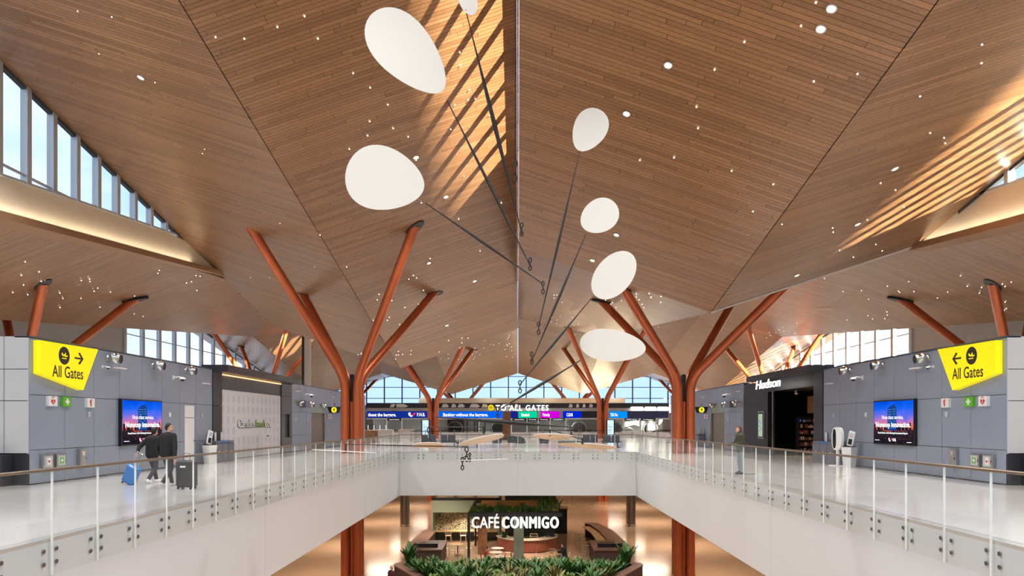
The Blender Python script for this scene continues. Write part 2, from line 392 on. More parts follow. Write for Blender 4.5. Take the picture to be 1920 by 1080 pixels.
# cream beams under the clerestories
for s, y1 in ((-1, 49.5), (1, 36.2)):
    bot = lambda y: px(22,392,27.0).z+(px(425,513,49.5).z-px(22,392,27.0).z)*(y-27.0)/22.5
    mb = MB(); so = MB(); x0 = s*20.0
    ys = [15+(y1-15)*i/12 for i in range(13)]
    R = RL20 if s < 0 else RR20
    top = lambda y: min(sillL(y), I(R,y)+.1)
    for a, b in zip(ys, ys[1:]):
        for F, xi, xo, zl, zh in ((mb, x0-s*.05, x0+s*.5, bot, lambda y: max(top(y), bot(y)+.02)), (so, x0-s*.35, x0+s*1.1, lambda y: bot(y)-.28, lambda y: bot(y)+.02)):
            F.add([(xi,a,zl(a)),(xo,a,zl(a)),(xo,b,zl(b)),(xi,b,zl(b)),(xi,a,zh(a)),(xo,a,zh(a)),(xo,b,zh(b)),(xi,b,zh(b))],
                  [(0,3,2,1),(4,5,6,7),(0,1,5,4),(1,2,6,5),(2,3,7,6),(3,0,4,7)])
    struct(mb.build('trim_2', 'beige')); struct(so.build('trim_3', 'soffit'))
for s in (-1, 1):
    for y in (18, 22, 26, 30, 34)+((38, 42) if s < 0 else ()):
        l = bpy.data.lights.new('cove_light', 'AREA'); l.shape = 'RECTANGLE'; l.size = 4.0; l.size_y = .08; l.energy = 10; l.color = (1, .86, .66)
        o = bpy.data.objects.new('cove_light', l); C.objects.link(o); zz = px(22,392,27.0).z+(px(425,513,49.5).z-px(22,392,27.0).z)*(y-27.0)/22.5
        o.location = (s*19.72, y, zz+.08); xv = Vector((0, 1, (px(425,513,49.5).z-px(22,392,27.0).z)/22.5)).normalized(); zz_ = Vector((-s*.45, 0, -1)); zz_ = (zz_-xv*zz_.dot(xv)).normalized(); yy_ = zz_.cross(xv); o.rotation_euler = Matrix((xv, yy_, zz_)).transposed().to_euler()
# wood infill where the bays meet at almost the same height
for x, ta, tb, y0, y1 in ((-20, RL20, RO, 42.4, 52), (-20, RL20, RO, 79, 106), (20, RO, RR20, 34.2, 36.2)):
    mb = MB(); ys = [y0+(y1-y0)*i/10 for i in range(11)]
    for a, b in zip(ys, ys[1:]):
        A = [min(I(ta,q),I(tb,q)) for q in (a,b)]; B = [max(I(ta,q),I(tb,q))+.4 for q in (a,b)]
        mb.add([(x-.03,a,A[0]),(x+.03,a,A[0]),(x+.03,b,A[1]),(x-.03,b,A[1]),(x-.03,a,B[0]),(x+.03,a,B[0]),(x+.03,b,B[1]),(x-.03,b,B[1])],[(0,3,2,1),(4,5,6,7),(0,1,5,4),(1,2,6,5),(2,3,7,6),(3,0,4,7)])
    struct(mb.build('wall_middle','wood'))
# white strip put in for the light-struck edge of the right bay's fold
mb = MB()
for i in range(6):
    xa, xb = XV+(XR-XV)*i/6, XV+(XR-XV)*(i+1)/6
    za, zb = roof_z(xa,36.0), roof_z(xb,36.0)
    mb.add([(xa,35.9,za-.05),(xb,35.9,zb-.05),(xb,36.15,zb-.05),(xa,36.15,za-.05),(xa,35.9,za+.05),(xb,35.9,zb+.05),(xb,36.15,zb+.05),(xa,36.15,za+.05)],
           [(0,3,2,1),(4,5,6,7),(0,1,5,4),(1,2,6,5),(2,3,7,6),(3,0,4,7)])
struct(mb.build('trim_4', 'white'))

# outer walls and their glazing (x = +-36)
for s in (-1, 1):
    wl = 'left' if s < 0 else 'right'
    rz = lambda y: roof_z(s*36, y)
    wb = MB(); wb.box(s*36, s*36.3, 12, 134, LOW, 6.0)
    ys = [5+i*(65.8-5)/24 for i in range(25)]
    for a, b in zip(ys, ys[1:]):
        wb.add([(s*36,a,0),(s*36.3,a,0),(s*36.3,b,0),(s*36,b,0),(s*36,a,rz(a)),(s*36.3,a,rz(a)),(s*36.3,b,rz(b)),(s*36,b,rz(b))],
               [(0,3,2,1),(4,5,6,7),(0,1,5,4),(1,2,6,5),(2,3,7,6),(3,0,4,7)])
    struct(wb.build('wall_'+wl, 'panel_light'))
    clerestory(s*36, lambda y: 6.0, rz, 65.8, 130, 3.25, ('window_6' if s < 0 else 'window_7',''), [9.98], .45, .3)
# slim pillar on the left wall, end of the clerestory
mb = MB(); mb.box(-20.3,-19.8,68.4,69,4.1,roof_z(-21,68.7)); struct(mb.build('trim_5','white'))
mb = MB(); mb.box(-20.5,-20.32,68.3,68.5,4.1,roof_z(-21,68.7)); struct(mb.build('trim_6','char'))
# far glazed wall
r7 = thing('window_8','','',(0,130,0)); del r7['label']; del r7['category']; struct(r7)
g = MB(); m = MB()
xs = [-36+3.2*i for i in range(24)]; xs = [x for x in xs if x < 36]
xs = [(-36+(72)*i/22.5) for i in range(23)]
xs = [3.2*i+1.6-.1 for i in range(-11, 11)]
for a, b in zip(xs, xs[1:]):
    za, zb = roof_z(a+.001,130), roof_z(b-.001,130)
    g.add([(a,-.01,4.2),(b,-.01,4.2),(b,.01,4.2),(a,.01,4.2),(a,-.01,za),(b,-.01,zb),(b,.01,zb),(a,.01,za)],
          [(0,3,2,1),(4,5,6,7),(0,1,5,4),(1,2,6,5),(2,3,7,6),(3,0,4,7)])
for a in xs: m.box(a-.09,a+.09,-.2,.2,4.2,roof_z(a,130))
for z in (6.2, 8.2, 10.15): m.box(-35,35,-.08,.08,z-.06,z+.06)
g.build('pane','glass',r7); m.build('mullion','mull_dark',r7)
mb = MB(); mb.box(-36,36,130,130.4,LOW,5.0); struct(mb.build('wall_back','panel_light'))
mb = MB(); mb.box(-15.4,16.7,112,112.6,0,5.63); struct(mb.build('wall_middle','beige'))

# ------------------------------------------------------------------ floors, slab edges of the void
VX, VY0, VY1 = 7.2, .9, 44.0
mb = MB()
for x0,x1,y0,y1 in ((-36,-VX,-14,130),(VX,36,-14,130),(-VX,VX,VY1,130),(-VX,VX,-14,VY0)): mb.box(x0,x1,y0,y1,-.06,0)
struct(mb.build('floor','terrazzo'))
mb = MB()
for x0,x1,y0,y1 in ((-36,-VX,-14,130),(VX,36,-14,130),(-VX,VX,VY1,130),(-VX,VX,-14,VY0)): mb.box(x0,x1,y0,y1,-2.67,-.06)
struct(mb.build('trim_7','plaster'))
# thin vertical joints in the slab edge
mb = MB()
for s in (-1,1):
    for y in (20.5,34): mb.box(s*7.197,s*7.2015,y-.005,y+.005,-2.66,-.07)
mb.box(-.006,.006,43.999,44.003,-2.66,-.07)
struct(mb.build('trim_8','panel_light'))
mb = MB(); mb.box(-60,60,-14,134,LOW-.3,LOW); struct(mb.build('floor','low_floor'))

# ------------------------------------------------------------------ side walls clad in grey panels
WX, WY0, WY1, WT = 13.9, 20.46, 65.5, 4.2
def cladding(mb, y0, y1, zs, step=1.5, x=WX, s=-1, first=None):
    ys = [y0]; y = first if first else y0+step
    while y < y1-.3: ys.append(y); y += step
    ys.append(y1)
    for a, b in zip(ys, ys[1:]):
        for z0, z1 in zip(zs, zs[1:]): mb.box(s*x, s*(x+.05), a+.008, b-.008, z0+.008, z1-.008)
def openings(s): return ((48.5,51.9,2.7),)
for s, wl in ((-1,'left'), (1,'right')):
    b = MB(); b.box(s*(WX+.03), s*(WX+.35), WY0+.03, 32.75, 0, WT-.02)
    for a, c, z0, z1 in ((44.3,48.5,0,WT-.02),(48.5,51.9,2.45,WT-.02),(51.9,WY1,0,WT-.02)): b.box(s*(WX+.03), s*(WX+.35), a, c, z0, z1)
    b.box(s*(WX+.03), s*20.5, WY0+.04, WY0+.3, 0, WT+.02)
    struct(b.build('wall_'+wl, 'joint'))
    p = MB(); cladding(p, WY0, 32.75, (.02,.99,2.58,WT), first=22.1, s=s)
    cladding(p, 44.3, 48.5, (.02,.99,2.45,WT), s=s); cladding(p, 48.5, 51.9, (2.45,WT), s=s); cladding(p, 51.9, WY1, (.02,2.45,WT), s=s)
    struct(p.build('wall_'+wl, 'panel'))
    q = MB()
    for a, c in ((13.9,14.6),(14.6,16.4),(16.4,18.2),(18.2,20.4)):
        for z0, z1 in ((.9,2.4),(2.4,3.3),(3.3,WT+.04)): q.box(s*(a+.01), s*(c-.01), WY0, WY0+.05, z0+.01, z1-.01)
    struct(q.build('wall_'+wl, 'panel_light'))
    k = MB(); k.box(s*13.9, s*20.4, WY0-.02, WY0+.03, 0, .88); k.box(s*14.3, s*20.4, WY0-.5, WY0-.02, 0, .86); struct(k.build('baseboard_'+wl, 'char'))
    c = MB(); c.box(s*(WX-.02), s*(WX+.4), WY0, 32.75, WT, WT+.05); c.box(s*(WX-.02), s*(WX+.4), 44.3, WY1, WT, WT+.05); struct(c.build('trim_9', 'mull_dark'))
    # recessed lift lobby opening
    r = MB(); r.box(s*(WX+.12), s*(WX+.4), 48.3, 52.1, 0, 2.6)
    struct(r.build('door_2' if s < 0 else 'door_3', M['taupe']))
    j = MB(); j.box(s*(WX-.02), s*(WX+.1), 51.75, 52.1, 0, 2.5); struct(j.build('trim_10', 'steel'))
# behind the camera, unseen: front and right walls shaped to block the sun
mb = MB(); mb.box(-36,31,-14.3,-14,LOW,23.0); mb.box(31,36,-14.3,-14,LOW,23.2); struct(mb.build('wall_front_sunblock','panel_light'))
mb = MB(); mb.add([(36,-14.3,LOW),(36.3,-14.3,LOW),(36.3,12,LOW),(36,12,LOW),(36,-14.3,19.6),(36.3,-14.3,19.6),(36.3,12,13.5),(36,12,13.5)],[(0,3,2,1),(4,5,6,7),(0,1,5,4),(1,2,6,5),(2,3,7,6),(3,0,4,7)]); struct(mb.build('wall_right','panel_light'))  # unseen wall extension, sloped top trims the sun stripes on the ceiling
mb = MB(); mb.box(-36.3,-36,-14.3,12,LOW,9); struct(mb.build('wall_left','panel_light'))
# ------------------------------------------------------------------ branching steel columns
def bez(p0, p1, p2, n=8): return [p0*(1-t)**2+p1*2*t*(1-t)+p2*t*t for t in [i/n for i in range(n+1)]]
def steel_tree(x, y, label, low=True):
    z0 = LOW if low else 0
    t = thing('branching_column', label, 'column', (x, y, z0), 0, 'copper branching columns')
    P = lambda v: Vector(v)-Vector((x, y, z0))
    for sx in (-1, 1):
        for sy in (-1, 1):
            bx, by = x+sx*.36, y+sy*.30
            tx, ty = x+sx*4.3, y+sy*4.55
            tz = roof_z(tx, ty); knee = Vector((bx, by, 4.35)); tip = Vector((tx, ty, tz+.15))
            d = (tip-knee).normalized()
            path = [Vector((bx,by,z0)), Vector((bx,by,3.2))]+bez(Vector((bx,by,3.55)), knee+Vector((0,0,.05)), knee+d*1.1, 9)+[tip]
            MB().tube([P(p) for p in path], .245, 24).build('branch', 'copper', t, True)
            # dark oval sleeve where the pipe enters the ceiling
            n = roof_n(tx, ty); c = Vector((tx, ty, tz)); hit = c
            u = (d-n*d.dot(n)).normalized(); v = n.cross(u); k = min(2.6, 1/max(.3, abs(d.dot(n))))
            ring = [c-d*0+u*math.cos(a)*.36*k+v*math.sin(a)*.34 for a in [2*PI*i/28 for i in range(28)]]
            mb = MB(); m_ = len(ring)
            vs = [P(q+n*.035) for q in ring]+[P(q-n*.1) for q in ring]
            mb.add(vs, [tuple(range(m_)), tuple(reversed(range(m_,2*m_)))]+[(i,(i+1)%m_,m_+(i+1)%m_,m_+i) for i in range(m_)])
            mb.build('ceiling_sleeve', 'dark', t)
    mb = MB(); mb.box(-.09,.09,-.12,.12,3.0-z0,4.6-z0); mb.box(-.12,.12,-.15,.15,4.15-z0,4.55-z0); mb.cyl((0,-.17,4.35-z0),(0,-.1,4.35-z0),.07)
    mb.build('uplight_housing', 'black', t)
    mb = MB(); mb.box(-.07,.07,-.2,.2,-.05,3.0-z0); mb.build('core_plate', 'copper', t)
    return t
names = {-29:'far left outer', -9.65:'left', 9.65:'right', 29:'far right outer'}
LBL = {(-29,42):'copper branching column behind the yellow gate sign on the left wall', (-9.65,42):'large copper four-branched column left of the void, behind the left railing',
 (9.65,42):'large copper four-branched column right of the void, behind the right railing', (29,42):'copper branching column behind the yellow gate sign on the right wall',
 (-29,82):'copper branching column whose arms rise above the white shop hoarding', (-9.65,82):'smaller copper branching column in front of the blue banner, left of the wooden pillar',
 (9.65,82):'smaller copper branching column beside the screens, right of the wooden pillar', (29,82):'copper branching column whose arms rise above the black shop',
 (-9.65,122):'most distant copper branching column, against the far glazing left of centre', (9.65,122):'most distant copper branching column, against the far glazing right of centre',
 (-29,122):'distant thin copper branching column at far left of the end glazing', (29,122):'distant thin copper branching column at far right of the end glazing'}
for (x, y), l in LBL.items(): steel_tree(x, y, l, True)

# silver columns of the lower floor
for s in (-1, 1):
    t = thing('round_column', 'tall grey round column on the lower floor, %s of the café' % ('left' if s < 0 else 'right'), 'column', (s*9.7, 61.8, LOW), 0, 'grey lower columns')
    MB().cyl((0,0,.22),(0,0,-2.67-LOW),.4,n=40).build('shaft','steel_dark',t,True)
    MB().cyl((0,0,0),(0,0,.22),.43,n=40).build('base_collar','steel',t,True)

# ------------------------------------------------------------------ glass railings
def railing(label, origin, rz, joints):
    """runs along local +x with panel joints at the given distances; the void is on local -y"""
    t = thing('glass_railing', label, 'railing', origin, rz, 'glass railings')
    w_ = 1.195; N = len(joints)-1
    pm = MB().box(.006, w_-.006, -.01, .01, -.56, 1.03).build('glass_pane', 'rail_glass')
    e1 = MB().box(.004,.016,-.011,.011,-.56,1.03).build('polished_edge', 'glass_edge')
    bt = MB().lathe([(.028,0),(.034,.004),(.034,.018),(.02,.026)], 14, Matrix.Rotation(PI/2,4,'X')).build('bolt', 'steel_dark', None, True)
    for i in range(N):
        p = bpy.data.objects.new('glass_pane', pm.data); C.objects.link(p); p.parent = t; L_ = joints[i+1]-joints[i]
        p.location = (joints[i],0,0); p.scale = (L_/w_,1,1)
        for x in (0, w_-.02): o = bpy.data.objects.new('polished_edge', e1.data); C.objects.link(o); o.parent = p; o.location = (x,0,0)
        for bx in (.15, w_-.15):
            for bz in (-.18, -.38):
                o = bpy.data.objects.new('bolt', bt.data); C.objects.link(o); o.parent = p; o.location = (bx,-.012,bz)
    for o in (pm, e1, bt): bpy.data.objects.remove(o)
    r = MB(); r.rbox(joints[0]-.01, joints[-1]+.01, -.035, .035, 1.03, 1.075, .008); r.build('handrail', 'rail', t)
    return t
ja = sorted([43.86]+[11.05+1.2024*i for i in range(-8, 27)]); jl = [43.86-y for y in reversed(ja)]
railing('long glass railing with metal handrail along the left walkway', (-VX+.05, 43.86, 0), -PI/2, jl)
ja = sorted([43.86]+[10.88+1.193*i for i in range(-8, 27)])
railing('long glass railing with metal handrail along the right walkway', (VX-.05, 0, 0), PI/2, ja)
railing('short glass railing across the far end of the void', (VX-.1, VY1-.05, 0), PI, [14.2*i/12 for i in range(13)])
# ------------------------------------------------------------------ hanging mobile (plain oval plates)
def mobile():
    Y = 18.0
    top = px(965, 0, Y); top.z = roof_z(-.06, Y)
    t = thing('hanging_mobile', 'large hanging mobile of white metal plates on dark rods over the void', 'mobile', (0, Y, 0))
    O = Vector((0, Y, 0)); q = lambda x, y, d=Y: px(x, y, d)-O
    def rod(a, b, r0=.022, r1=.022, mid=None, name='rod'):
        a, b = Vector(a), Vector(b); mb = MB(); N = 10
        pts = [a+(b-a)*i/N for i in range(N+1)]; rs = [r0+(r1-r0)*i/N if mid is None else r0+(mid-r0)*math.exp(-((i/N-.5)/.25)**2) for i in range(N+1)]
        mb.tube(pts, rs, 10); return mb.build(name, 'rod', t, True)
    def hook(p, l=.35):
        p = Vector(p); mb = MB()
        for k in range(3):
            c = p-Vector((0,0,l*(k+.5)/3)); r = l/6*1.15
            rot = Matrix.Rotation(PI/2*(k%2),4,'Z')
            mb.tube([c+(rot @ Vector((r*.6*math.cos(a),0,r*math.sin(a)))) for a in [2*PI*i/12 for i in range(12)]], .014, 6, closed=True)
        return mb.build('hook', 'rod', t, True)
    def plate(cx, cy, w_, h_, ang, d=Y, tilt=0.0, egg=.18):
        """plain egg-shaped oval sheet: width and height in pixels at distance d"""
        k = d/1350; mb = MB(); N = 48; a = math.radians(ang); c = q(cx, cy, d)
        f = []; 
        for i in range(N):
            th = 2*PI*i/N; u = w_/2*k*math.cos(th); v = h_/2*k*math.sin(th)*(1+egg*math.cos(th))
            f.append((u, v))
        R = Matrix.Rotation(-a, 4, 'Y') @ Matrix.Rotation(tilt, 4, 'X')
        vs = [c+(R @ Vector((u,-.008,v))) for u,v in f]+[c+(R @ Vector((u,.008,v))) for u,v in f]
        mb.add(vs, [tuple(range(N)), tuple(reversed(range(N,2*N)))]+[(i,N+i,N+(i+1)%N,(i+1)%N) for i in range(N)])
        o = mb.build('plate', 'blade', t, False); return o
    # upper left plates, upper right plates
    plate(764, 98, 196, 104, -48, 18.0, egg=-.25); plate(722, 336, 150, 118, -14, 18.2, egg=-.22); plate(872, -14, 90, 34, -70, 17.2)
    plate(1105, 244, 86, 62, 62, 18.4, egg=.2); plate(1124, 405, 76, 62, 32, 18.6, egg=.1); plate(1151, 516, 104, 68, 50, 18.8, egg=0); plate(1149, 648, 124, 60, -6, 19, egg=-.15)
    # cable and rods
    MB().tube([q(965,300), Vector((-.08,0,roof_z(-.08,Y)))], .008, 6).build('cable','rod',t)
    hook(q(965,300), .55)
    rod(q(873,18,17.2), q(979,440), .012, .02, .055); hook(q(978,418), .32)
    rod(q(838,188), q(994,498), .014, .02, .04); hook(q(994,484), .3)
    rod(q(798,381,18.2), q(1018,532), .014, .02, .035); hook(q(1018,528), .3)
    rod(q(1087,284,18.4), q(1010,612), .012, .018, .035); hook(q(1010,604), .3)
    rod(q(1098,440,18.6), q(997,678), .012, .018, .035); hook(q(997,660), .3)
    rod(q(1108,560,18.8), q(974,722), .012, .018, .035); hook(q(975,714), .3)
    rod(q(1088,676,19), q(933,770), .014, .022, .04); hook(q(933,764), .26)
    # lower tiers
    rod(q(818,782), q(1072,801), .016, .016, .06)
    rod(q(805,801), q(908,801), .01, .01, .016); hook(q(805,801), .45); hook(q(907,801), .16)
    rod(q(648,833), q(875,838), .01, .01, .016); hook(q(648,833), .2); hook(q(875,838), .36)
    hook(q(1071,801), .2); rod(q(1031,806), q(1092,824), .012, .012, .018); hook(q(1031,806), .14); hook(q(1092,822), .14)
    rod(q(868,858), q(881,850), .008, .008); hook(q(881,850), .2); hook(q(867,858), .3)
    T = math.radians(78)
    plate(804, 835, 62, 60, 0, 18.0, T); plate(902, 825, 88, 60, 12, 18.2, T); plate(1038, 819, 80, 60, -3, 18.2, T); plate(1100, 836, 112, 52, -4, 18.4, T); plate(645, 846, 120, 30, -3, 18, math.radians(88)); plate(905, 862, 96, 30, 2, 18, math.radians(88))
    rod(q(804,828), q(804,835), .01, .01)
    return t
mobile()

# ------------------------------------------------------------------ ceiling lights
def on_roof(pxx, pyy):
    p = ray_roof(pxx, pyy); return p
placed = []
def spot(pxx, pyy, r, m, name, label, group, src, dark=False):
    p = on_roof(pxx, pyy)
    if p is None or any((p-w).length < .16 for w in placed): return src
    placed.append(p)
    n = roof_n(p.x, p.y)
    if src is None:
        mb = MB(); mb.cyl((0,0,-.01),(0,0,.014),r,n=14); o = mb.build(name, m); 
    else: o = src.copy(); C.objects.link(o)
    o.location = p+n*.012; o.rotation_euler = n.to_track_quat('Z','Y').to_euler()
    tag(o, label, 'light', group); return o
big = [(1559,16,'recessed round downlight at the top right of the brown ceiling, higher of a close pair'),(1539,54,'recessed round downlight at the top right of the brown ceiling, lower of a close pair'),
 (1253,122,'recessed round downlight in the ceiling above the small round-topped mobile plate on the right'),(1175,213,'recessed round downlight just right of the topmost right mobile plate'),
 (780,295,'recessed round downlight in the ceiling between the two big left mobile plates'),(836,369,'recessed round downlight right of the lower big left mobile plate'),
 (804,493,'recessed round downlight in the ceiling below the right front branch tip of the left column'),(890,527,'recessed downlight nearest the centre line above the left column'),
 (264,145,'recessed downlight in the upper left ceiling above the slanted windows'),(333,272,'recessed downlight in the left ceiling beside the slanted windows'),
 (1156,440,'recessed round downlight right of the second right mobile plate'),(1111,488,'recessed round downlight left of the leaf-like right mobile plate'),
 (1678,316,'recessed downlight on the right ceiling beside the sunlit stripes'),(1608,420,'recessed downlight on the right ceiling below the sunlit stripes'),(1494,516,'recessed downlight beside the pale fold in the right ceiling'),
 (838,610,'recessed downlight low in the left ceiling near the dark fold'),(500,440,'recessed downlight beside the left front branch tip of the left column')]
src = None
for x, y, l in big:
    p = on_roof(x, y); n = roof_n(p.x, p.y)
    t = thing('downlight', l, 'light', p+n*.01, 0, 'large recessed downlights'); t.rotation_euler = n.to_track_quat('Z','Y').to_euler()
    if src is None:
        a = MB().cyl((0,0,-.02),(0,0,.012),.10,n=20).build('diffuser','lamp',t).data
        b = MB().tube([(.125*math.cos(k*PI/12),.125*math.sin(k*PI/12),0) for k in range(24)], .025, 8, closed=True).build('trim_ring','steel',t,True).data; src = 1
    else:
        for nm, me in (('diffuser',a),('trim_ring',b)):
            o = bpy.data.objects.new(nm, me); C.objects.link(o); o.parent = t
rnd = random.Random(11)
stars = [(210,31),(146,20),(79,82),(115,88),(186,100),(174,124),(187,149),(168,164),(291,154),(268,201),(247,241),(297,256),(339,290),(384,279),(380,287),(438,358),(412,374),(456,408),(451,428),(404,69),(458,72),(520,50),(571,30),(596,72),(662,137),(694,164),(727,196),(693,227),(737,240),(689,254),(655,279),(765,256),(845,242),(878,187),(891,185),(862,98),(863,122),(853,196),(880,168),(918,216),
 (1530,4),(1502,48),(1608,138),(1526,152),(1725,180),(1840,118),(1841,83),(1744,249),(1770,258),(1772,268),(1396,78),(1340,130),(1306,200),(1200,300),(1264,295),(1309,240),(1372,320),(1412,396),(1450,345),(1651,343),(1679,356),(1695,388),(1562,435),(1561,427),(1600,482),(1642,458),(1654,470),(1574,469),(1546,522),(1626,412),(1466,420),
 (780,300),(860,410),(870,330),(900,470),(940,380),(790,380),(600,440),(560,500),(525,418),(540,470),(470,520),(610,560),(650,500),(700,600),(720,560),(640,600),(590,500)]
src = None
sl_ = 'tiny white star light set flush in the wood-slat ceiling'
cnt = 0
for x, y in stars:
    o = spot(x, y, .02, 'star', 'star_light', sl_, 'tiny star lights scattered over the ceiling', src); src = src or o; cnt += 1
def cluster(x0, x1, y0, y1, n):
    global cnt, src
    k = 0; tries = 0; ctr = [(rnd.uniform(x0,x1), rnd.uniform(y0,y1)) for _ in range(max(2, n//5))]
    while k < n and tries < n*30:
        tries += 1; c = rnd.choice(ctr)
        x, y = rnd.gauss(c[0], (x1-x0)*.12), rnd.gauss(c[1], (y1-y0)*.14)
        if not (x0 < x < x1 and y0 < y < y1): continue
        p = on_roof(x, y)
        if p is None or p.y > 104 or p.y < 20 or abs(p.x) > 38: continue
        spot(x, y, .02, 'star', 'star_light', sl_, 'tiny star lights scattered over the ceiling', src); k += 1; cnt += 1
cluster(5,390,470,600,34); cluster(1010,1240,550,620,38); cluster(975,1100,620,735,38); cluster(840,966,625,700,36); cluster(690,860,655,730,18)
cluster(420,650,430,560,10); cluster(560,720,655,720,8); cluster(1560,1915,500,600,30); cluster(1380,1560,520,640,12); cluster(700,960,420,620,18)
# ------------------------------------------------------------------ things on the two side walls
SIDE = {-1: 'left', 1: 'right'}
def wall_at(s, y, z, off=0.0): return (s*(WX-off), y, z), -s*PI/2
def plane_icon(parent, cx, cz, r, m='yellow', y=-.01):
    """departing aeroplane over a line"""
    a = math.radians(-8); mb = MB()
    def P(pts): return [(cx+r*(x*math.cos(a)-z*math.sin(a)), cz+r*(x*math.sin(a)+z*math.cos(a))) for x, z in pts]
    mb.prism(P([(-.62,.12),(-.5,.3),(-.42,.3),(-.36,.1),(.5,.12),(.66,.18),(.62,.0),(.45,-.08),(-.45,-.1)]), y-.006, y)
    mb.prism(P([(-.12,.02),(.14,.42),(.24,.42),(.2,.04)]), y-.007, y-.001)
    mb.prism([(cx-.5*r,cz-.42*r),(cx+.42*r,cz-.42*r),(cx+.42*r,cz-.3*r),(cx-.5*r,cz-.3*r)], y-.006, y)
    return mb.build('aeroplane_symbol', m, parent)
def gates_sign(s):
    loc, rz = wall_at(s, 22.0, 0)
    t = thing('gate_sign', 'bright yellow tilted All Gates sign with aeroplane and arrow high on the %s wall' % SIDE[s], 'sign', loc, rz, 'yellow gate signs')
    k = -s
    F = lambda pts: [(k*x, z) for x, z in pts]
    MB().prism(F([(-1.35,4.14),(1.5,4.17),(.7,2.80),(-1.35,3.19)]), -.2, 0).build('sign_box', 'yellow', t)
    mb = MB(); cx = k*(-.26)
    mb.prism([(cx+.26*math.cos(i*PI/20), 3.80+.27*math.sin(i*PI/20)) for i in range(40)], -.208, -.2); mb.build('disc', 'ink', t)
    plane_icon(t, cx, 3.8, .23, 'yellow', -.209)
    ax = k*.45; mb = MB()
    A = [(-.2,.028),(.12,.028),(-.02,.16),(.06,.19),(.25,0),(.06,-.19),(-.02,-.16),(.12,-.028),(-.2,-.028)]
    mb.prism([(ax+k*x, 3.78+z) for x, z in A], -.208, -.2); mb.build('arrow', 'ink', t)
    text('All Gates', .5, 'lettering', 'ink', t, (k*(-.06), -.204, 3.14), 1.5, .003, .004)
    mb = MB()
    for z in (3.0, 4.0): mb.cyl((k*-1.22,-.203,z+.05 if z>3.5 else z+.25),(k*-1.22,-.2,z+.05 if z>3.5 else z+.25),.02)
    return t
def pictogram(s, y, kind):
    names_ = {'aed': 'white square sign with a red heart on the %s wall', 'cross': 'green square first aid sign with white cross on the %s wall', 'ext': 'white square sign with a red fire extinguisher on the %s wall'}
    loc, rz = wall_at(s, y, 2.42)
    t = thing('safety_sign', names_[kind] % SIDE[s], 'sign', loc, rz, 'small safety signs')
    MB().box(-.2,.2,-.09,0,-.15,.15).build('sign_box', 'green' if kind == 'cross' else 'white', t)
    mb = MB(); f = -.095
    if kind == 'cross':
        mb.box(-.035,.035,f,-.09,-.1,.1); mb.box(-.1,-.036,f,-.09,-.035,.035); mb.box(.036,.1,f,-.09,-.035,.035); mb.build('cross', 'white', t)
    elif kind == 'ext':
        mb.prism([(-.04,-.11),(.02,-.11),(.02,.04),(.01,.07),(.05,.09),(.05,.11),(-.02,.11),(-.07,.05),(-.07,0),(-.055,0),(-.055,.04),(-.04,.05)], f, -.09); mb.build('extinguisher_symbol', 'red', t)
    else:
        h = [(.1*(16*math.sin(a)**3)/16, -.02+.09*(13*math.cos(a)-5*math.cos(2*a)-2*math.cos(3*a)-math.cos(4*a))/15) for a in [2*PI*i/30 for i in range(30)]]
        mb.prism(h, f, -.09); mb.build('heart', 'red', t)
        MB().prism([(.01,.03),(-.03,-.03),(.0,-.03),(-.02,-.08),(.035,-.01),(.005,-.01)], f-.004, f).build('bolt_symbol', 'white', t)
        text('AED', .07, 'lettering', 'red', t, (0, -.092, .09), None, .002)
def cabinet(s, y, z0, w_, h, kind):
    loc, rz = wall_at(s, y, z0)
    L_ = {'aed': 'small stainless steel wall cabinet with a heart emblem, low on the %s wall', 'cross': 'small stainless steel wall cabinet with green first aid cross, low on the %s wall', 'ext': 'narrow tall stainless steel extinguisher cabinet low on the %s wall'}
    t = thing('wall_cabinet', L_[kind] % SIDE[s], 'cabinet', loc, rz, 'steel wall cabinets')
    MB().rbox(-w_/2,w_/2,-.12,0,0,h,.008).build('body','steel',t)
    g = MB(); g.box(-w_/2+.05,w_/2-.05,-.128,-.12,.05,h-.05); d = g.build('door','panel_light' if kind != 'ext' else 'steel',t)
    MB().box(w_/2-.045,w_/2-.03,-.145,-.12,h/2-.04,h/2+.04).build('handle','steel_dark',d)
    m2 = MB()
    if kind == 'cross':
        MB().box(-.085,.085,-.132,-.128,h/2-.09,h/2+.09).build('emblem_plate','green',t)
        m2.box(-.02,.02,-.136,-.132,h/2-.06,h/2+.06); m2.box(-.06,-.021,-.136,-.132,h/2-.02,h/2+.02); m2.box(.021,.06,-.136,-.132,h/2-.02,h/2+.02); m2.build('cross','white',t)
    elif kind == 'aed':
        MB().box(-.07,.07,-.132,-.128,h/2-.1,h/2+.1).build('emblem_plate','white',t)
        m2.prism([(.05*(16*math.sin(a)**3)/16, h/2+.045*(13*math.cos(a)-5*math.cos(2*a)-2*math.cos(3*a)-math.cos(4*a))/15) for a in [2*PI*i/24 for i in range(24)]], -.136,-.132); m2.build('heart','red',t)
    else:
        MB().box(-.05,.05,-.132,-.128,h-.2,h-.08).build('emblem_plate','white',t)
        m2.box(-.015,.015,-.136,-.132,h-.18,h-.1); m2.build('extinguisher_symbol','red',t)
